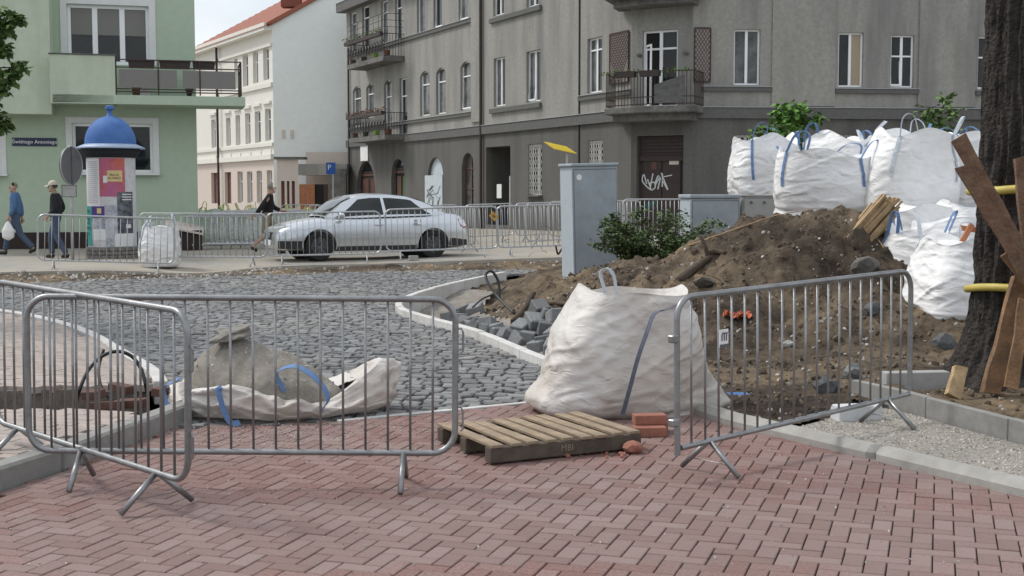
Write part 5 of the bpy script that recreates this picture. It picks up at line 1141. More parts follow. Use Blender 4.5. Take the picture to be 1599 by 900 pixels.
for x, y, l, a, m_, lb in ((1428, 592, .55, .12, 'concrete', 'grey concrete kerb stone lying loose before the trunk'), (1337, 632, .34, .22, 'concrete_white', 'short white kerb block at the soil edge behind the right barrier')):
    p = G(x, y + 8, .12); o = MB().prism([(-.075, 0), (.075, 0), (.075, .13), (.05, .16), (-.075, .16)], -l / 2, l / 2, Matrix.Rotation(R(90), 4, 'X')).build('kerb_block', m_, bevel=.006); o.location = (p.x, p.y, soil_z(p.x, p.y) - .02); o.rotation_euler = (0, 0, R(90) + a); tag(o, lb, 'kerb stone')
o = MB().grid(lambda u, v: Vector((u * .22, v * .12, .05 + .06 * noise.noise(Vector((u * 5, v * 5, 0))))), 8, 6).build('plastic_scrap', 'orange_plastic'); o.location = SP(1132, 512, .03); o.scale = (1.3, 1.3, 2); tag(o, 'crumpled orange plastic scrap on the heap', 'plastic')
o = MB().grid(lambda u, v: Vector((u * .14, v * .1, .02 + .05 * noise.noise(Vector((u * 6, v * 6, 4))))), 6, 6).build('plastic_scrap', 'blue_plastic'); o.location = SP(1138, 630, .03); o.scale = (1.2, 1.2, 2); tag(o, 'blue plastic scrap beside the near bag', 'plastic')
# ---------------------------------------------------------------- cabinets
def cabinet(name, loc, w, d, h, rz, label, m, ms, lid=.05, tilt=(0, 0)):
    t = empty(name, loc, rz, label, 'cabinet'); t.rotation_euler = (tilt[0], tilt[1], rz)
    MB().box((0, 0, h / 2 - .1), (w, d, h + .2)).build('body', m, t, bevel=.006); MB().box((w * .40, -d / 2 - .014, h * .55), (.02, .02, .12)).build('lock', 'plate_dark', t); MB().box((0, -d / 2 - .0015, h * .52), (w * .955, .004, h * .915)).build('door_gap', 'plate_dark', t); MB().box((0, 0, h + lid / 2 + .002), (w + .05, d + .05, lid)).build('lid', m, t, bevel=.012)
    MB().box((0, -d / 2 - .004, h * .52), (w * .94, .008, h * .9)).build('door', m, t, bevel=.003); MB().box((-w / 2 - .004, 0, h * .5), (.006, d * .94, h * .93)).build('side_tone', ms, t); return t  # thin added sheet on the left side, for painted side light in ms
p = G(922, 430, .33); tc_ = cabinet('utility_cabinet', (1.28, 20.8, .30), .82, .42, 1.83, R(26), 'tall leaning grey utility cabinet behind the dirt heap', 'cabinet', 'cabinet_lit', tilt=(0, R(-1.6)))
MB().tube([(-.30, -.222, 1.66), (-.30, -.226, 1.66)], .05, 12).build('sticker', 'white_paint', tc_)
cabinet('utility_cabinet', (3.02, 19.6, .34), .80, .42, 1.28, R(16), 'low grey-blue utility cabinet with wide lid behind the shrub', 'cabinet', 'cabinet_lit', .06)
lc = cabinet('utility_cabinet', (3.84, 19.75, .34), .64, .38, 1.32, R(0), 'low beige-grey cabinet half hidden by the heap', 'cabinet_beige', 'cabinet_beige', .01)
for k in range(3): MB().tube([(-.2 + .2 * k, -.214, 1.22), (-.2 + .2 * k, -.222, 1.22)], .022, 10).build('bolt', 'plate_dark', lc)
# yellow direction sign behind the tall cabinet, small orange notice on a barrier
sp0 = Vector((885 - 799.5, 0, 0)) / F * 30.5; ys = empty('yellow_sign', (sp0.x, 30.5, zs(sp0.x, 30.5)), R(50), 'yellow road sign panel tilted behind the tall grey cabinet', 'sign')
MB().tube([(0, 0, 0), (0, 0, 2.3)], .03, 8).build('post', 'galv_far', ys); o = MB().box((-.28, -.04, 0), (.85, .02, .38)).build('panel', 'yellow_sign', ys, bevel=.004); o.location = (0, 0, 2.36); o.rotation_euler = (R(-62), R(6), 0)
p = D(771, 338, 27.66); o = MB().box((0, 0, 0), (.17, .01, .13)).build('orange_notice', 'orange_sign'); o.location = p; o.rotation_euler = (0, R(45), 0); tag(o, 'small orange notice plate hanging askew on a far barrier', 'sign'); MB().box((.0, -.007, 0), (.07, .004, .05)).build('print', 'plate_dark', o)
# ---------------------------------------------------------------- vegetation
def leaves(b, c, r, n, rr, size, flat=.5):
    for k in range(n):
        q = Vector((rr.gauss(0, 1), rr.gauss(0, 1), rr.gauss(0, 1))); q = q.normalized() * rr.random() ** .45; p = Vector(c) + Vector((q.x * r[0], q.y * r[1], q.z * r[2])); b.cur = rr.random()
        s = size * rr.uniform(.6, 1.3); a = Vector((rr.gauss(0, 1), rr.gauss(0, 1), rr.gauss(-.3, flat))).normalized() * s; e = a.cross(Vector((rr.gauss(0, .5), rr.gauss(0, .5), 1))).normalized() * s * .36
        b.add([p, p + a * .45 + e, p + a, p + a * .45 - e], [(0, 1, 2, 3)])
def sapling(loc, h, label, seed, spread, m='leaf_green', size=.10, n=34, base=.45):
    rr = random.Random(seed); t = empty('young_tree', loc, 0, label, 'tree'); tr = MB(); tr.tube([(0, 0, -.1), (.03, 0, h * .5), (0, .02, h * .95)], [.035, .025, .01], 7); lf = MB()
    for k in range(20):
        zz = h * rr.uniform(base, 1.0); a = rr.uniform(0, 6.28); L_ = spread * rr.uniform(.4, 1.) * (1.25 - .7 * (zz / h - base)); e = Vector((math.cos(a) * L_, math.sin(a) * L_, zz + rr.uniform(.0, .25))); tr.tube([(0, 0, zz - .15), e * .5 + Vector((0, 0, zz * .5)), e], [.014, .01, .004], 5)
        for f in (.45, .7, 1.): leaves(lf, Vector((e.x * f, e.y * f, lerp(zz - .1, e.z, f))), (.16, .16, .11), n // 2, rr, size)
    tr.build('trunk', 'twig', t); stuff(lf.build('crown', m, t)); return t
sapling((4.85, 22.6, .3), 2.9, 'bright green young tree behind the left end of the bag stack', 5, .58, n=64, size=.13)
sapling((7.0, 21.0, .3), 2.95, 'sparser young tree behind the right end of the bag stack', 8, .48, 'leaf_dark', n=30, size=.11)
rr = random.Random(12); t = empty('shrub', (2.12, 18.8, .60), 0, 'small-leaved green shrub growing between the two grey cabinets', 'shrub'); tr = MB(); lf = MB()
for k in range(84):
    a = rr.uniform(0, 6.28); L_ = rr.uniform(.3, .98); zz = rr.uniform(.05, .86) * (1.15 - .40 * L_); e = Vector((math.cos(a) * L_, math.sin(a) * L_ * .6, zz)); tr.tube([(0, 0, -.1), e * .5 + Vector((0, 0, .12)), e], [.014, .009, .004], 5)
    for f in (.55, .8, 1.0): leaves(lf, e * f + Vector((0, 0, .1 * (1 - f))), (.13, .11, .08), 40, rr, .06)
tr.build('stems', 'twig', t); stuff(lf.build('foliage', 'leaf_shrub', t))
# big roadside tree on the right
TX, TY = 4.45, 10.95; tr = empty('roadside_tree', (TX, TY, .1), 0, 'thick dark-barked tree trunk at the right edge', 'tree')
def trunkf(u, v):
    a = 2 * math.pi * u; z = -.15 + 7.2 * v ** 1.3; r = .36 + .05 * max(0, 1 - z / 3) + .13 * math.exp(-max(0, z) / .22) * (1 + .55 * math.sin(3 * a + 1.2))
    if math.cos(a) < -.2 : r += .22 * math.exp(-max(0, z) / .30) * (-math.cos(a))
    q = Vector((math.cos(a) * 3.4, math.sin(a) * 3.4, z * .9)); rg = 1 - abs(noise.noise(Vector((math.cos(a) * 5, math.sin(a) * 5, z * .8)))) * 2; rg2 = 1 - abs(noise.noise(Vector((math.cos(a) * 11, math.sin(a) * 11, z * 2.6)))) * 2
    r += .055 * rg + .03 * rg2 - .02 + .03 * noise.noise(q * .4); return Vector((math.cos(a) * r - .01 * z, math.sin(a) * r, z))
o = MB().grid(trunkf, 240, 190).build('trunk', 'bark', tr); smooth_by_angle(o, 80)
lb_ = MB(); lf = MB(); rr = random.Random(2)
for k in range(9):
    a = rr.uniform(0, 6.28); e = Vector((math.cos(a) * rr.uniform(1, 2.4), math.sin(a) * rr.uniform(1, 2.4), rr.uniform(7.6, 9.6))); lb_.tube([(0, 0, 6.4), e * .5 + Vector((0, 0, 3.6)), e], [.16, .1, .04], 7); leaves(lf, e, (1.0, 1.0, .7), 420, rr, .13)
lb_.build('limbs', 'bark', tr); stuff(lf.build('crown', 'leaf_green', tr))
# tree whose branches hang in at the upper left
lt_ = empty('leafy_tree', (-8.9, 16.2, .1), 0, 'leafy branches of a roadside tree reaching in at the upper left', 'tree'); b = MB(); b.tube([(0, 0, 0), (.05, 0, 3), (0, 0, 6.5)], [.2, .16, .1], 10); lf = MB(); rr = random.Random(6); base = Vector((-8.9, 16.2, .1))
for x, y, s in ((6, 42, .16), (26, 30, .10), (-10, 60, .2), (4, 78, .12), (-14, 25, .2), (12, 118, .14), (30, 105, .11), (0, 140, .14), (-18, 120, .2), (4, 194, .11), (-12, 185, .16), (-30, 80, .25), (-30, 150, .25), (-45, 40, .3)):
    p = D(x, y, 16.2) - base; b.tube([(0, 0, p.z - .35), p * .55 + Vector((0, 0, p.z * .45 - .05)), p], [.03, .018, .006], 6); leaves(lf, p, (s * 1.0, s, s * .8), int(70 + 280 * s), rr, .10)
for k in range(10): leaves(lf, Vector((rr.gauss(0, 1.0), rr.gauss(0, 1.2), rr.uniform(4.2, 6.8))), (.6, .6, .5), 260, rr, .11)
b.build('trunk', 'bark', lt_, smooth=True); stuff(lf.build('crown', 'leaf_dark', lt_))
# planks, logs and yellow pipe tied round the trunk
def plank(a, b_, w, th, m, label, name='plank', roll=(0, 1, 0)):
    a, b_ = Vector(a), Vector(b_); n = 10; mbq = MB(); d = (b_ - a).normalized(); sx = d.cross(Vector(roll)).normalized(); sy = d.cross(sx).normalized(); vs = []; rr = random.Random(int(a.x * 100) + 7)
    for i in range(n + 1):
        c = a.lerp(b_, i / n); k1 = w / 2 * (1 + .28 * noise.noise(c * 4)); k2 = th / 2 * (1 + .4 * noise.noise(c * 6 + Vector((3, 0, 0)))); e = d * (rr.uniform(-.03, .03) if i in (0, n) else 0)
        vs += [c - sx * k1 - sy * k2 + e, c + sx * k1 - sy * k2, c + sx * k1 + sy * k2, c - sx * k1 + sy * k2 + e]
    fs = [(0, 1, 2, 3), tuple(n * 4 + j for j in (3, 2, 1, 0))] + [(i * 4 + j, i * 4 + (j + 1) % 4, (i + 1) * 4 + (j + 1) % 4, (i + 1) * 4 + j) for i in range(n) for j in range(4)]
    return tag(mbq.add(vs, fs).build(name, m), label, 'plank')
plank(P(1496, 214, 10.1), P(1640, 480, 9.9), .115, .05, 'plank_brown', 'longer rough brown plank leaning across the trunk')
plank(P(1502, 262, 9.95), P(1618, 455, 9.8), .09, .045, 'plank_brown', 'shorter rough brown plank leaning in front of the longer one')
plank(P(1592, 244, 10.3), P(1612, 430, 10.2), .10, .05, 'plank_brown', 'upright brown plank end at the right edge beside the trunk')
plank(P(1572, 395, 10.0), P(1640, 480, 9.95), .11, .05, 'plank_tan', 'tan board crossing low in front of the trunk')
def log(pts, rs, m, label): q = chain(pts, 5); n = len(q); o = MB().tube([p + Vector((.02 * noise.noise(p * 4), 0, 0)) for p in q], [interp(i / (n - 1), [j / (len(rs) - 1) for j in range(len(rs))], rs) * (1 + .1 * noise.noise(q[i] * 7)) for i in range(n)], 12).build('log', m, smooth=True); return tag(o, label, 'log')
plank(P(1596, 440, 10.1), P(1546, 612, 9.95), .15, .07, 'plank_tan', 'rough dark board propped against the trunk base')
plank(P(1602, 470, 9.85), P(1578, 608, 9.75), .10, .05, 'plank_tan', 'straight tan board standing against the trunk base', roll=(.2, 1, 0))
plank(P(1500, 572, 9.95), P(1487, 622, 9.85), .11, .06, 'split_wood', 'short ragged bark slab standing by the edging')
o = MB().tube([Vector((TX - .02, TY, 0)) + Vector((math.cos(a) * .50, math.sin(a) * .50, D(1560, 458, 10.4).z + .03 * math.sin(a * 2))) for a in [2 * math.pi * i / 28 for i in range(28)]], .033, 10, closed=True).build('yellow_pipe', 'pipe_yellow', smooth=True); tag(o, 'lower yellow drainage pipe looped round the trunk', 'pipe')
o = MB().tube([Vector((TX - .02, TY, 0)) + Vector((math.cos(a) * .50, math.sin(a) * .50, D(1560, 290, 10.4).z + .05 * math.cos(a))) for a in [2 * math.pi * i / 28 for i in range(28)]], .036, 10, closed=True).build('yellow_pipe', 'pipe_yellow', smooth=True); tag(o, 'upper yellow drainage pipe looped round the trunk', 'pipe')
for a_, b_, lb in (((1500, 356, 13.9), (1528, 360, 13.8), 'short orange batten behind the leaning planks, level one'), ((1502, 378, 13.8), (1518, 350, 13.8), 'short orange batten behind the leaning planks, tilted one')): plank(P(*a_), P(*b_), .05, .04, 'orange_wood', lb, 'batten')
# ================================================================ CAR, PEOPLE, POSTER COLUMN, SIGNS
mat('car_silver', (.60, .63, .66), .28, .03, 3, 0, metal=.8, coat=.5)
mat('car_trim', (.022, .022, .024), .6, .1, 5, .05, 40)
mat('car_glass', (.018, .022, .023), .04, .5, 3, 0, spec=.45)
mat('tyre', (.018, .018, .018), .85, .2, 20, .2, 60)
mat('rim', (.10, .105, .11), .45, .2, 10, 0, metal=.6)
mat('lamp_red', (.35, .03, .025), .25, .1, 5, 0, coat=.5)
mat('lamp_clear', (.55, .58, .6), .12, .1, 9, 0, metal=.4, coat=.5)
cx_f, cx_r = Vector((-4.22, 28.02)), Vector((-1.82, 29.12)); hd = (cx_f - cx_r).normalized(); lft = Vector((-hd.y, hd.x))
cc = (cx_f + cx_r) / 2 - lft * .76; zcar = (zs(cx_f.x, cx_f.y) + zs(cx_r.x, cx_r.y)) / 2
car = empty('parked_car', (cc.x, cc.y, zcar + .01), math.atan2(hd.y, hd.x), 'silver four-door saloon car parked behind the far barriers', 'car')
WB = 1.325; WR = .318
#            x     zlow  zside  ztop  halfwidth
ST = [(-2.26, .42, .62, .66, .60), (-2.20, .30, .80, .90, .74), (-2.05, .24, .88, .985, .82), (-1.80, .22, .90, 1.01, .86), (-1.50, .20, .905, 1.00, .875), (-1.0, .19, .90, .985, .882), (-.4, .19, .89, .97, .885), (.3, .19, .88, .955, .885), (.85, .19, .865, .945, .88), (1.15, .20, .845, .92, .872), (1.5, .21, .80, .87, .86), (1.8, .22, .745, .81, .835), (2.02, .22, .69, .745, .79), (2.16, .24, .63, .675, .70), (2.235, .30, .56, .60, .55), (2.26, .40, .50, .52, .40)]
def ring(s):
    x, zl, zsd, zt, w = s; zm = lerp(zl, zsd, .55)
    half = [(0, zl), (w * .85, zl), (w * .95, zl + .05), (w * .99, lerp(zl, zm, .5)), (w, zm), (w * .985, lerp(zm, zsd, .6)), (w * .955, zsd - .02), (w * .91, zsd + .018), (w * .80, lerp(zsd, zt, .60) + .01), (w * .5, lerp(zsd, zt, .92) + .008), (0, zt + .008)]
    return [Vector((x, y, z)) for y, z in half] + [Vector((x, -y, z)) for y, z in half[-2:0:-1]]
def dense(S_, k=4):
    o = []; n = len(S_)
    for i in range(n - 1):
        for j in range(k):
            t = j / k; P_ = [S_[max(0, i - 1)], S_[i], S_[i + 1], S_[min(n - 1, i + 2)]]; o.append(tuple(.5 * (2 * P_[1][c] + (P_[2][c] - P_[0][c]) * t + (2 * P_[0][c] - 5 * P_[1][c] + 4 * P_[2][c] - P_[3][c]) * t * t + (3 * P_[1][c] - P_[0][c] - 3 * P_[2][c] + P_[3][c]) * t ** 3) for c in range(5)))
    o.append(S_[-1]); return o
SD = dense(ST); rings = [ring(s) for s in SD]; n = len(rings[0]); b = MB()
b.add([v for r_ in rings for v in r_], [(i * n + (j + 1) % n, i * n + j, (i + 1) * n + j, (i + 1) * n + (j + 1) % n) for i in range(len(rings) - 1) for j in range(n)] + [tuple(range(n)), tuple((len(rings) - 1) * n + j for j in range(n - 1, -1, -1))])
body = b.build('body', 'car_silver', car)
cut = MB()
for x in (WB, -WB):
    for s in (-1, 1): cut.tube([(x, s * .60, .315), (x, s * 1.0, .315)], .372, 28)
co = cut.build('cutter', 'car_trim'); bo = body.modifiers.new('arches', 'BOOLEAN'); bo.object = co; bo.operation = 'DIFFERENCE'; bo.solver = 'EXACT'
co.parent = car; bpy.context.view_layer.update(); dg = bpy.context.evaluated_depsgraph_get()
me = bpy.data.meshes.new_from_object(body.evaluated_get(dg)); body.modifiers.clear(); body.data = me; bpy.data.objects.remove(co)
bmx = bmesh.new(); bmx.from_mesh(me); bmesh.ops.recalc_face_normals(bmx, faces=bmx.faces[:]); bmx.to_mesh(me); bmx.free(); smooth_by_angle(body, 35)
# cabin
def roofz(x): return interp(x, [-1.72, -1.45, -1.1, -.75, -.35, .1, .45, .75, 1.0, 1.16], [.985, 1.13, 1.285, 1.385, 1.425, 1.43, 1.385, 1.25, 1.06, .93])
def wbelt(x): return interp(x, [-1.72, -1.2, -.4, .4, .9, 1.16], [.62, .765, .80, .80, .755, .66])
def wroof(x): return interp(x, [-1.72, -1.1, -.5, .1, .6, 1.16], [.56, .56, .575, .575, .575, .60])
def belt(x): return interp(x, [-1.72, -.4, 1.16], [.975, .945, .905])
def side(x, t, off=0., s=1):
    zb_, zt_ = belt(x), roofz(x); z = lerp(zb_, zt_, t); y = lerp(wbelt(x), wroof(x), min(1, (z - .93) / .50) ** 1.15 if z > .93 else 0); return Vector((x, s * (y + off), z + off * .3))
b = MB(); NX, NTt = 44, 10; vs = []
for i in range(NX + 1):
    x = lerp(-1.72, 1.16, i / NX); half = [side(x, t / 7) for t in range(8)]; top_ = Vector((x, half[-1].y * .6, roofz(x) + .022)); cen = Vector((x, 0, roofz(x) + .032))
    vs += half + [top_, cen, Vector((top_.x, -top_.y, top_.z))] + [Vector((v.x, -v.y, v.z)) for v in half[::-1]]
m_ = 19; b.add(vs, [(i * m_ + j + 1, i * m_ + j, (i + 1) * m_ + j, (i + 1) * m_ + j + 1) for i in range(NX) for j in range(m_ - 1)])
cab = b.build('roof', 'car_silver', car); smooth_by_angle(cab, 45)
def side_window(x0, x1, slant0, slant1, name):
    for s in (-1, 1):
        b = MB(); N1, N2 = 14, 6; vs = []
        for i in range(N1 + 1):
            for j in range(N2 + 1):
                t = lerp(.10, .86, j / N2); xa = lerp(x0, slant0, (t - .1) / .76); xb = lerp(x1, slant1, (t - .1) / .76); vs.append(side(lerp(xa, xb, i / N1), t * (1 if True else 1), .007, s))
        f = [(i * (N2 + 1) + j, (i + 1) * (N2 + 1) + j, (i + 1) * (N2 + 1) + j + 1, i * (N2 + 1) + j + 1) for i in range(N1) for j in range(N2)]
        b.add(vs, f if s > 0 else [q[::-1] for q in f]); b.build(name, 'car_glass', car, smooth=True)
side_window(-.16, .98, -.13, .40, 'front_side_window'); side_window(-1.32, -.24, -.86, -.20, 'rear_side_window')
for nm, xa, xb in (('windscreen', .50, 1.12), ('rear_window', -1.66, -1.02)):
    b = MB(); vs = []
    for i in range(9):
        x = lerp(xa, xb, i / 8)
        for j in range(9): y = lerp(-1, 1, j / 8) * wroof(x) * .90; vs.append(Vector((x + (.012 if nm == 'windscreen' else -.012), y, roofz(x) + .030 - .014 * (y / .55) ** 2 + .01)))
    b.add(vs, [(i * 9 + j, (i + 1) * 9 + j, (i + 1) * 9 + j + 1, i * 9 + j + 1) for i in range(8) for j in range(8)]); b.build(nm, 'car_glass', car, smooth=True)
def bside(x, z, off=.006, s=1):                       # a point on the body side
    S_ = None
    for p, q in zip(SD, SD[1:]):
        if p[0] <= x <= q[0]: t = (x - p[0]) / (q[0] - p[0]); S_ = tuple(lerp(p[c], q[c], t) for c in range(5)); break
    x_, zl, zsd, zt, w = S_; zm = lerp(zl, zsd, .55); prof = [(zl, .85), (zl + .05, .95), (lerp(zl, zm, .5), .99), (zm, 1), (lerp(zm, zsd, .6), .985), (zsd - .02, .955), (zsd + .018, .91)]
    return Vector((x, s * (w * interp(z, [p[0] for p in prof], [p[1] for p in prof]) + off), z))
for s in (-1, 1):
    def strip(name, pts, w, m, th=.012): b = MB(); ribbon(b, pts, w, (0, 0, 1), th); b.build(name, m, car)
    strip('side_moulding', [bside(lerp(-.95, .92, i / 20), .50, .008, s) for i in range(21)], .045, 'car_silver', .02)
    strip('sill', [bside(lerp(-.93, .93, i / 20), .255, .006, s) for i in range(21)], .11, 'car_trim')
    strip('bumper_strip', [bside(lerp(1.72, 2.20, i / 12), .345, .008, s) for i in range(13)], .17, 'car_trim'); strip('bumper_strip', [bside(lerp(-2.19, -1.72, i / 12), .36, .008, s) for i in range(13)], .17, 'car_trim')
    for x in (.99, -.19, -1.02): b = MB(); ribbon(b, [bside(x + .02 * (z - .5), z, .003, s) for z in [lerp(.30, .87, i / 8) for i in range(9)]], .010, (1, 0, 0), .003); b.build('door_seam', 'car_trim', car)
    for x in (-.02, -.93): MB().box(bside(x, .765, .012, s), (.19, .035, .035)).build('door_handle', 'car_silver', car, bevel=.01)
    mi = MB().rock((0, 0, 0), (.16, .24, .17), 2, Matrix.Identity(3), 2, .03).build('wing_mirror', 'car_silver', car, smooth=True); mi.location = (.86, s * .93, .985)
    b = MB(); hl = [bside(x, z, .008, s) for x, z in ((1.86, .665), (2.0, .645), (2.12, .60), (2.13, .54), (1.98, .56), (1.85, .595))]; b.add(hl, [(0, 1, 2, 3, 4, 5) if s < 0 else (5, 4, 3, 2, 1, 0)]); b.build('headlight', 'lamp_clear', car)
    b = MB(); tl = [bside(x, z, .010, s) for x, z in ((-1.93, .88), (-2.05, .885), (-2.17, .82), (-2.185, .70), (-2.10, .66), (-2.0, .72))]; b.add(tl, [(0, 1, 2, 3, 4, 5) if s < 0 else (5, 4, 3, 2, 1, 0)]); b.build('tail_light', 'lamp_red', car)
    for x in (WB, -WB):
        w = MB().lathe([(.20, -.10), (.30, -.10), (.318, -.07), (.318, .07), (.30, .10), (.215, .10), (.205, .07), (.20, -.10)], 30).build('wheel', 'tyre', car, smooth=False); w.matrix_local = Matrix.Translation((x, s * .765, WR)) @ Matrix.Rotation(R(-90 * s), 4, 'X'); smooth_by_angle(w, 40)
        rm = MB().lathe([(.0, .05), (.05, .075), (.06, .06), (.19, .05), (.21, .085), (.21, .02), (.0, .02)], 24)
        for k in range(9): a = 2 * math.pi * k / 9; rm.bar((.05 * math.cos(a), .05 * math.sin(a), .072), (.2 * math.cos(a), .2 * math.sin(a), .08), .04, .02, (0, 0, 1))
        rm.build('rim', 'rim', w)
    for x in (WB, -WB): MB().tube([(x, s * .56, .315), (x, s * .585, .315)], .375, 24).build('wheel_arch_liner', 'car_trim', car)
g = MB().box((2.245, 0, .53), (.03, .62, .16)).build('grille', 'car_trim', car); 
for k in range(4): MB().tube([Vector((2.268, -.12 + .08 * k + .05 * math.cos(a), .55 + .05 * math.sin(a))) for a in [i * math.pi / 8 for i in range(16)]], .007, 5, closed=True).build('badge_ring', 'lamp_clear', g)
MB().box((2.27, 0, .38), (.012, .5, .11)).build('number_plate', 'white_paint', car)
# ---------------------------------------------------------------- people
mat('skin', (.42, .25, .185), .55, .08, 20, 0); mat('hair_grey', (.20, .175, .15), .8, .2, 40, .2, 100); mat('hair_dark', (.055, .045, .038), .8, .2, 40, .2, 100)
mat('denim_blue', (.075, .155, .30), .85, .15, 12, .2, 120); mat('jeans', (.060, .085, .135), .85, .2, 10, .2, 120); mat('sweater', (.020, .020, .026), .9, .15, 12, .2, 120); mat('hoodie', (.010, .010, .011), .9, .15, 12, .2, 120)
mat('khaki', (.24, .20, .13), .85, .12, 12, .2, 120); mat('shoe_dark', (.02, .018, .017), .6, .2, 10, 0); mat('shirt_grey', (.13, .125, .12), .85, .2, 10, 0); mat('cap_beige', (.55, .50, .41), .8, .08, 12, .1, 80); mat('carrier_bag', (.74, .74, .74), .5, .05, 10, .1, 40)
def skin_mesh(V, E, rad, root, sub=2):
    me = bpy.data.meshes.new('sk'); me.from_pydata(V, E, []); o = bpy.data.objects.new('sk', me); COL.objects.link(o); md = o.modifiers.new('s', 'SKIN'); md.use_smooth_shade = True
    for i, r in enumerate(rad):
        q = r if isinstance(r, tuple) else (r, r); me.skin_vertices[0].data[i].radius = q; me.skin_vertices[0].data[i].use_root = (i == root)
    s = o.modifiers.new('sub', 'SUBSURF'); s.levels = sub; s.render_levels = sub; bpy.context.view_layer.update(); dg = bpy.context.evaluated_depsgraph_get()
    m2 = bpy.data.meshes.new_from_object(o.evaluated_get(dg)); bpy.data.objects.remove(o); return m2
def limb(a, b, c): return [Vector(a), Vector(b), Vector(c)]
def person(loc, rz, J, label, top, bottom, hair, shoes='shoe_dark', shorts=False, cap=None, turn=0., collar=None, scale=1.):
    """J: joints in metres, facing +x: hips/knees/ankles, shoulders/elbows/wrists for L and R, plus pelvis chest neck head"""
    t = empty('person', loc, rz, label, 'person'); t.scale = (scale,) * 3
    V = [J['pelvis'], J['belly'], J['chest'], J['neck0'], J['neck'], J['head0'], J['head']]; rad = [(.112, .10), (.11, .095), (.118, .09), (.065, .065), (.058, .058), (.075, .068), (.085, .078)]; E = [(0, 1), (1, 2), (2, 3), (3, 4), (4, 5), (5, 6)]
    for s in 'LR':
        k = len(V); V += [J['sh' + s], J['el' + s], J['wr' + s], J['hand' + s]]; rad += [.046, .042, .030, (.042, .022)]; E += [(2, k), (k, k + 1), (k + 1, k + 2), (k + 2, k + 3)]
        k = len(V); an = Vector(J['an' + s]); toe = Vector(J['toe' + s]); V += [J['hip' + s], J['kn' + s], J['an' + s], J['toe' + s]]; rad += [.088, .058, .040, .035]; E += [(0, k), (k, k + 1), (k + 1, k + 2), (k + 2, k + 3)]
    me = skin_mesh([tuple(v) for v in V], E, rad, 0); b = MB()
    for s in 'LR':                                               # five fingers rooted in the palm
        h, w = Vector(J['hand' + s]), Vector(J['wr' + s]); d = (h - w).normalized(); sdv = d.cross(Vector((0, 1, 0))).normalized(); curl = Vector((0, -1 if s == 'L' else 1, 0)) * .4
        for k, L_ in enumerate((.060, .072, .075, .062)): r0 = h + sdv * (k - 1.5) * .019; b.tube([r0 - d * .01, r0 + d * L_ * .5 + curl * .008, r0 + d * L_ * .9 + curl * .04], [.0095, .009, .007], 6)
        r0 = h - d * .03 - sdv * .03; b.tube([r0, r0 - sdv * .025 + d * .025, r0 - sdv * .028 + d * .055], [.011, .010, .008], 6)
    hd_, nk = Vector(J['head']), Vector(J['head0']); c = (hd_ + nk) / 2; T = Matrix.Rotation(turn, 3, 'Z')
    def F_(x, y, z): return c + T @ Vector((x, y, z))
    b.tube([F_(.078, 0, .03), F_(.108, 0, -.012), F_(.085, 0, -.022)], [.010, .016, .012], 6)                 # nose
    for s in (-1, 1): b.rock(F_(-.005, s * .082, -.005), (.045, .02, .062), 1, Matrix.Identity(3), 1, .05)      # ears
    b.rock(F_(.055, 0, -.085), (.075, .085, .06), 2, Matrix.Identity(3), 2, .02)                                # chin
    bm = bmesh.new(); bm.from_mesh(me); tmp = b.mesh('x', None); bm.from_mesh(tmp); bm.to_mesh(me); bm.free(); me.materials.clear(); me.materials.append(MATS['skin'])
    for p in me.polygons: p.use_smooth = True
    bodyo = link('body', me, t)
    b = MB()
    for s in (-1, 1): b.rock(F_(.083, s * .033, .018), (.008, .020, .008), 1, Matrix.Identity(3), 1, .02)
    b.build('eyes', 'hair_dark', bodyo); b = MB(); b.box(F_(.090, 0, -.050), (.012, .045, .008), T); b.build('mouth', 'wood_red', bodyo)
    hb = MB(); hv = []                                           # hair shell
    for j in range(9):
        for i in range(20):
            a = 2 * math.pi * i / 20; ph = math.pi / 2 * (1 - j / 8 * (1.25 if math.cos(a) < .2 else .42)); hv.append(F_(math.cos(a) * math.cos(ph) * .098 - .012, math.sin(a) * math.cos(ph) * .088, math.sin(ph) * .105 + .028))
    hb.add(hv, [(j * 20 + i, (j + 1) * 20 + i, (j + 1) * 20 + (i + 1) % 20, j * 20 + (i + 1) % 20) for j in range(8) for i in range(20)]); hb.build('hair', hair, t, smooth=True)
    if cap:
        cbm = MB(); cv = []
        for j in range(7):
            for i in range(20): a = 2 * math.pi * i / 20; ph = math.pi / 2 * (1 - j / 6 * .95); cv.append(F_(math.cos(a) * math.cos(ph) * .112 - .008, math.sin(a) * math.cos(ph) * .098, math.sin(ph) * .115 + .045))
        cbm.add(cv, [(j * 20 + i, (j + 1) * 20 + i, (j + 1) * 20 + (i + 1) % 20, j * 20 + (i + 1) % 20) for j in range(6) for i in range(20)]); co_ = cbm.build('cap', cap, t, smooth=True)
        pk = MB().grid(lambda u, v: F_(.08 + .10 * v - .03 * (2 * u - 1) ** 2, (u - .5) * .15, .052 - .018 * v - .02 * (2 * u - 1) ** 2), 8, 4).build('peak', cap, co_)
    # clothes
    V = [J['pelvis'], J['belly'], J['chest'], J['neck0']]; V[0] = tuple(Vector(V[0]) + Vector((0, 0, -.05))); rad = [(.168, .15), (.168, .145), (.19, .155), (.092, .088)]; E = [(0, 1), (1, 2), (2, 3)]
    for s in 'LR': k = len(V); V += [J['sh' + s], J['el' + s], tuple(Vector(J['wr' + s]).lerp(Vector(J['el' + s]), .08))]; rad += [.096, .068, .050]; E += [(2, k), (k, k + 1), (k + 1, k + 2)]
    me = skin_mesh([tuple(v) for v in V], E, rad, 0); me.materials.clear(); me.materials.append(MATS[top]); link('jacket' if collar else 'sweater', me, t)
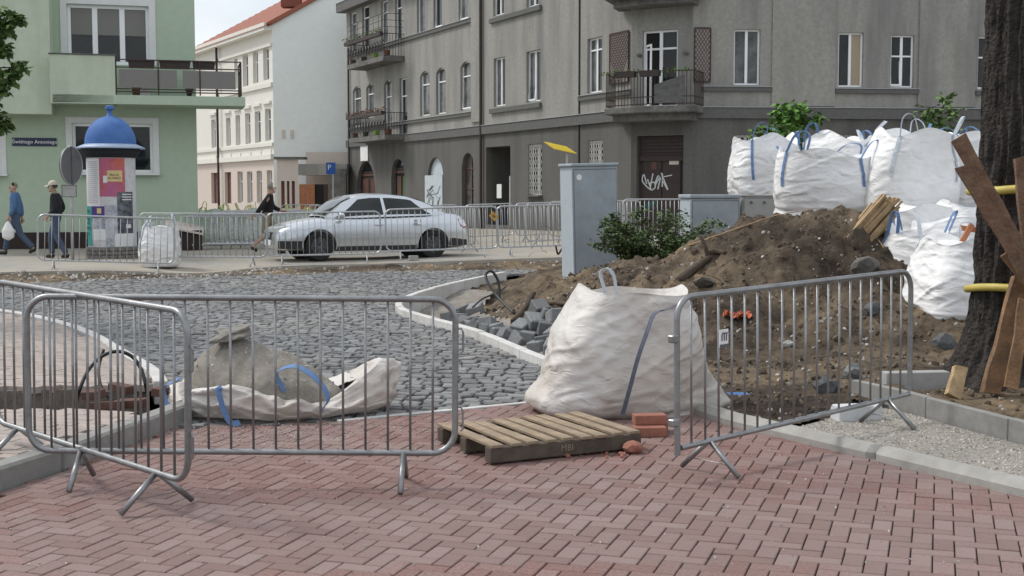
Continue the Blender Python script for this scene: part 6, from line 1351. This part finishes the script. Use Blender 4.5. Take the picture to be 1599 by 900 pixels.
    if collar: MB().tube([Vector(J['neck0']) + Vector((math.cos(a) * .075, math.sin(a) * .07, .03)) for a in [i * math.pi / 8 for i in range(16)]], .02, 6, closed=True).build('collar', collar, t)
    V = [tuple(Vector(J['belly'])), tuple(Vector(J['pelvis']) + Vector((0, 0, -.03)))]; rad = [(.152, .130), (.165, .142)]; E = [(0, 1)]
    for s in 'LR':
        k = len(V); hp, kn, an = Vector(J['hip' + s]), Vector(J['kn' + s]), Vector(J['an' + s])
        if shorts: V += [tuple(hp), tuple(hp.lerp(kn, .55)), tuple(hp.lerp(kn, .98))]; rad += [.105, .100, .098]; E += [(1, k), (k, k + 1), (k + 1, k + 2)]
        else: V += [tuple(hp), tuple(kn), tuple(kn.lerp(an, .55)), tuple(kn.lerp(an, .98))]; rad += [.105, .080, .072, .068]; E += [(1, k), (k, k + 1), (k + 1, k + 2), (k + 2, k + 3)]
    me = skin_mesh(V, E, rad, 1); me.materials.clear(); me.materials.append(MATS[bottom]); link('shorts' if shorts else 'trousers', me, t)
    for s in 'LR':
        an, toe = Vector(J['an' + s]), Vector(J['toe' + s]); d = (toe - an); heel = an - Vector((d.x, d.y, 0)).normalized() * .05; me = skin_mesh([tuple(heel + Vector((0, 0, -.035))), tuple(an + Vector((.02, 0, -.02))), tuple(an.lerp(toe, .6)), tuple(toe)], [(0, 1), (1, 2), (2, 3)], [.045, .055, .048, .038], 1, 1); me.materials.clear(); me.materials.append(MATS[shoes]); link('shoe', me, t)
    return t
def base_pose(): return dict(pelvis=(0, 0, .96), belly=(.01, 0, 1.10), chest=(.02, 0, 1.30), neck0=(.015, 0, 1.46), neck=(.03, 0, 1.52), head0=(.045, 0, 1.58), head=(.05, 0, 1.68))
# man in the denim jacket, striding left, face turned to the camera
J = base_pose(); J.update(shL=(.02, .19, 1.42), elL=(-.03, .25, 1.14), wrL=(.10, .24, .92), handL=(.13, .23, .84), shR=(.02, -.19, 1.42), elR=(-.06, -.24, 1.14), wrR=(-.08, -.23, .90), handR=(-.08, -.22, .82),
         hipL=(0, .09, .90), knL=(-.12, .10, .50), anL=(-.42, .10, .17), toeL=(-.30, .10, .05), hipR=(.02, -.09, .90), knR=(.22, -.10, .50), anR=(.30, -.10, .09), toeR=(.46, -.10, .04))
X = (26 - 799.5) / F * 30.8; p1 = person((X, 30.8, zs(X, 30.8)), math.pi + .12, J, 'walking person in a blue denim jacket carrying a white carrier bag', 'denim_blue', 'jeans', 'hair_grey', turn=.75, collar='denim_blue')
wb = Vector((X, 30.8, zs(X, 30.8))) + Matrix.Rotation(math.pi + .12, 3, 'Z') @ Vector((-.08, .22, .80)); 
def cbag(u, v):
    a = 2 * math.pi * u; k = interp(v, [0, .12, .5, .85, 1], [.10, .9, 1, .45, .10]); return Vector((math.cos(a) * .15 * k, math.sin(a) * .09 * k, -.46 + .46 * v + .012 * noise.noise(Vector((math.cos(a) * 2, math.sin(a) * 2, v * 5)))))
wb = Vector((X, 30.8, zs(X, 30.8))) + Matrix.Rotation(math.pi + .12, 3, 'Z') @ Vector((.13, .23, .83)); o = MB().grid(cbag, 24, 14).build('carrier_bag', 'carrier_bag', smooth=True); o.location = wb; tag(o, 'white plastic carrier bag held by the person in denim', 'bag')
# man in the cap, walking left
J = base_pose(); J.update(shL=(.02, .19, 1.42), elL=(-.05, .24, 1.14), wrL=(.14, .20, .97), handL=(.20, .18, .91), shR=(.02, -.19, 1.42), elR=(-.10, -.24, 1.15), wrR=(.08, -.22, .95), handR=(.14, -.2, .90),
         hipL=(0, .09, .90), knL=(-.03, .10, .49), anL=(-.24, .10, .10), toeL=(-.10, .10, .04), hipR=(.02, -.09, .90), knR=(.16, -.10, .49), anR=(.14, -.10, .09), toeR=(.30, -.10, .04))
J['head'] = (.075, 0, 1.675); J['head0'] = (.055, 0, 1.58)
X = (89 - 799.5) / F * 29.2; person((X, 29.2, zs(X, 29.2)), math.pi + .08, J, 'walking person in a beige cap, dark sweater and jeans', 'sweater', 'jeans', 'hair_dark', cap='cap_beige')
# man in black walking right behind the bonnet
J = base_pose(); J.update(pelvis=(.0, 0, .94), belly=(.03, 0, 1.08), chest=(.07, 0, 1.28), neck0=(.09, 0, 1.44), neck=(.11, 0, 1.50), head0=(.13, 0, 1.56), head=(.14, 0, 1.66), shL=(.07, .20, 1.40), elL=(.16, .26, 1.15), wrL=(.36, .24, 1.06), handL=(.44, .22, 1.04), shR=(.06, -.20, 1.40), elR=(-.12, -.26, 1.17), wrR=(-.27, -.26, .97), handR=(-.32, -.25, .90),
         hipL=(.02, .09, .88), knL=(.26, .10, .52), anL=(.30, .10, .09), toeL=(.46, .10, .04), hipR=(-.01, -.09, .88), knR=(-.06, -.10, .47), anR=(-.34, -.10, .20), toeR=(-.24, -.10, .07))
X = (417 - 799.5) / F * 31.2; person((X, 31.2, zs(X, 31.2)), .22, J, 'person in black hoodie and khaki shorts striding behind the car bonnet', 'hoodie', 'khaki', 'hair_grey', shorts=True, turn=.35)
# ---------------------------------------------------------------- poster column
mat('column_paper', (.58, .58, .59), .85, .1, 10, .2, 60, stain=(.38, .38, .40), samt=.6, sscale=3); mat('dome_blue', (.05, .14, .38), .75, .1, 5, .15, 50, stain=(.09, .19, .44), samt=.5, sscale=3); mat('dome_dark', (.012, .014, .022), .8, .2, 8, .1, 40)
mat('brim', (.34, .42, .56), .5, .1, 8, .1, 40); mat('poster_white', (.66, .66, .67), .8, .06, 20, .1, 80); mat('poster_red', (.46, .115, .085), .7, .25, 6, .1, 60, stain=(.36, .10, .28), samt=.7, sscale=2.2); mat('poster_teal', (.05, .33, .29), .7, .08, 8, .1, 60); mat('poster_dark', (.045, .05, .065), .7, .5, 12, .1, 60, stain=(.30, .32, .36), samt=.5, sscale=9); mat('poster_mix', (.30, .32, .38), .8, .5, 14, .1, 60, stain=(.55, .55, .58), samt=.8, sscale=6)
mat('poster_violet', (.07, .04, .20), .7, .3, 6, 0); mat('poster_yellow', (.60, .47, .22), .7, .08, 8, 0); mat('ink', (.05, .05, .06), .7, .1, 5, 0); mat('ink_grey', (.36, .36, .38), .7, .1, 5, 0); mat('brick_base', (.17, .155, .145), .95, .3, 14, .6, 40, stain=(.27, .25, .23), samt=.6, sscale=4)
CY = 29.6; CX = (176 - 799.5) / F * CY; CZ = zs(CX, CY); pc = empty('poster_column', (CX, CY, CZ), 0, 'round poster column with blue domed cap before the green house', 'poster column'); RC = .54
pz = lambda y: D(176, y, CY).z - CZ
zt = pz(247); zbase = pz(385)
MB().lathe([(RC, zbase), (RC, zt)], 40).build('drum', 'column_paper', pc, smooth=False); smooth_by_angle(pc.children[-1], 40)
for rw in range(3):
    for k in range(20):
        a = 2 * math.pi * (k + .5 * (rw % 2)) / 20; o = MB().box((0, 0, 0), (.10, .17, zbase / 3 - .012)).build('base_brick', 'brick_base', pc, bevel=.006); o.location = (math.cos(a) * (RC + .0), math.sin(a) * (RC + .0), zbase / 3 * (rw + .5)); o.rotation_euler = (0, 0, a)
MB().lathe([(RC + .02, zt), (RC + .10, zt + .10), (RC + .12, pz(233))], 40).build('neck', 'dome_dark', pc); zbr = pz(231)
MB().lathe([(RC + .05, zbr - .02), (.76, zbr - .03), (.765, zbr), (.58, zbr + .08)], 40).build('brim', 'brim', pc, smooth=True)
zd = pz(224); MB().lathe([(.57, zbr + .04)] + [(.57 * math.cos(a), zd + .62 * math.sin(a)) for a in [math.pi / 2 * i / 12 for i in range(12)]] + [(.07, zd + .63)], 40).build('dome', 'dome_blue', pc, smooth=True)
MB().lathe([(.10, zd + .60), (.05, zd + .68), (.05, zd + .74), (.10, zd + .78), (.10, zd + .84), (.06, zd + .86)], 16).build('finial', 'dome_blue', pc)
def poster(x0, x1, y0, y1, m, off=.004, name='poster'):
    a0, a1 = [math.asin(max(-.985, min(.985, (x - 176) / (F / CY * RC)))) for x in (x0, x1)]; z0, z1 = pz(y1), pz(y0); r = RC + off
    return MB().grid(lambda u, v: Vector((math.sin(lerp(a0, a1, u)) * r, -math.cos(lerp(a0, a1, u)) * r, lerp(z0, z1, v))), 10, 2).build(name, m, pc)
def ptext(txt, x, y, size, m, par, off=.012):
    a = math.asin((x - 176) / (F / CY * RC)); r = RC + off; text_mesh(txt, size, m, 'lettering', par, Matrix.Translation((math.sin(a) * r, -math.cos(a) * r, pz(y))) @ Matrix.Rotation(a, 4, 'Z') @ Matrix.Rotation(R(90), 4, 'X'), .001)
p = poster(140, 169, 249, 322, 'poster_white')
for k in range(22):
    y = 254 + k * 3; a0, a1 = math.asin(-29 / 36.6), math.asin(-10 / 36.6); r = RC + .007; zz = pz(y); MB().grid(lambda u, v: Vector((math.sin(lerp(a0, a1, u)) * r, -math.cos(lerp(a0, a1, u)) * r, zz + .012 * v)), 6, 1).build('text_line', 'ink_grey', p)
p = poster(169, 204, 248, 307, 'poster_red', .006); q = poster(181, 201, 267, 284, 'poster_yellow', .009)
for s, y in (('PRACA', 274), ('W OPIECE', 279)): ptext(s, 191, y, .062, 'ink', q)
poster(175, 181, 275, 286, 'poster_white', .009); p = poster(139, 154, 322, 383, 'poster_teal', .006)
for s, y in (('TKA', 330), ('LAKI', 342), ('AZY', 348), ('MARCA', 356), ('EK', 365)): ptext(s, 147, y, .085, 'ink', p)
p = poster(154, 176, 322, 357, 'poster_violet', .006); poster(164, 171, 325, 333, 'poster_yellow', .009); p = poster(154, 176, 340, 358, 'poster_mix', .008); p = poster(155, 177, 357, 374, 'poster_white', .010); ptext('- - - -', 166, 362, .06, 'ink_grey', p, .016); ptext('- - - -', 166, 368, .06, 'ink_grey', p, .016)
poster(177, 195, 320, 360, 'poster_mix', .006); p = poster(194, 211, 300, 364, 'poster_dark', .008); poster(204, 209, 350, 356, 'poster_white', .012)
for y in (303, 307, 311): poster(200, 210, y, y + 1.6, 'poster_white', .011, 'text_line')
poster(190, 211.5, 364, 384, 'poster_white', .010); poster(177, 191, 360, 384, 'poster_mix', .009)
# ---------------------------------------------------------------- street signs, box, chock
SX, SY = (113 - 799.5) / F * 28.6, 28.6; sg = empty('road_sign', (SX, SY, zs(SX, SY)), 0, 'back of a round road sign on a grey post with a small text plate', 'road sign'); sz = lambda y: D(113, y, SY).z - zs(SX, SY)
MB().tube([(0, 0, -.1), (0, 0, sz(228))], .035, 10).build('post', 'galv_far', sg, smooth=True); mat('sign_back', (.16, .165, .17), .5, .1, 8, .05, 40, metal=.4)
o = MB().tube([(0, -.02, 0), (0, .02, 0)], .42, 36).build('disc', 'sign_back', sg); o.location = (.03, -.06, sz(259)); o.rotation_euler = (0, 0, R(76)); MB().tube([Vector((math.cos(a) * .42, -.02, math.sin(a) * .42)) for a in [i * math.pi / 18 for i in range(36)]], .012, 6, closed=True).build('rim', 'galv_far', o)
MB().box((0, -.03, 0), (.04, .03, .84)).build('rail', 'sign_back', o)
o = MB().box((0, 0, 0), (.33, .02, .27)).build('text_plate', 'cabinet_beige', sg, bevel=.01); o.location = (-.02, -.06, sz(298.5)); bb = MB()
for w_, h_, x_, z_ in ((.33, .012, 0, .129), (.33, .012, 0, -.129), (.012, .27, .159, 0), (.012, .27, -.159, 0)): bb.box((x_, -.013, z_), (w_, .006, h_))
bb.build('plate_border', 'ink', o); tl = MB()
for z_, ws in ((.055, (.05, .04, .06, .03, .05)), (-.05, (.04, .05, .03, .05, .04))):
    x_ = -.135
    for w_ in ws: tl.box((x_ + w_ / 2, -.013, z_ + .006 * math.sin(x_ * 60)), (w_, .004, .03)); x_ += w_ + .012
tl.build('faded_text', 'ink_grey', o)
PX, PY = (521 - 799.5) / F * 46, 46; ps = empty('parking_sign', (PX, PY, .2), 0, 'blue parking sign on a thin post by the yard gate', 'road sign'); MB().tube([(0, 0, -.1), (0, 0, 2.55)], .03, 8).build('post', 'galv_far', ps); o = MB().box((-.02, -.04, 0), (.34, .02, .42)).build('panel', 'sign_blue', ps, bevel=.01); o.location = (-.05, 0, 2.36); text_mesh('P', .26, 'white_paint', 'lettering', o, Matrix.Translation((-.07, -.053, .03)) @ Matrix.Rotation(R(90), 4, 'X'))
BX, BY = (288 - 799.5) / F * 33.5, 33.5; bx = empty('cellar_hatch', (BX, BY, zs(BX, BY)), R(15), 'low brown box with sloping lid against the green house corner', 'box'); MB().box((0, .2, .26), (.9, .8, .52)).build('box', 'plinth_brown', bx, bevel=.01); o = MB().box((0, 0, 0), (1.0, .95, .04)).build('lid', 'cream_pink', bx); o.location = (0, .2, .60); o.rotation_euler = (R(10), R(12), 0)
CHX = Vector((-2.15, 27.9, 0)); o = MB().box((0, 0, .055), (.20, .11, .11)).build('wheel_chock', 'concrete', bevel=.01); o.location = (CHX.x, CHX.y, zs(CHX.x, CHX.y)); o.rotation_euler = (0, 0, .3); tag(o, 'grey concrete block set against the rear wheel of the car', 'block')
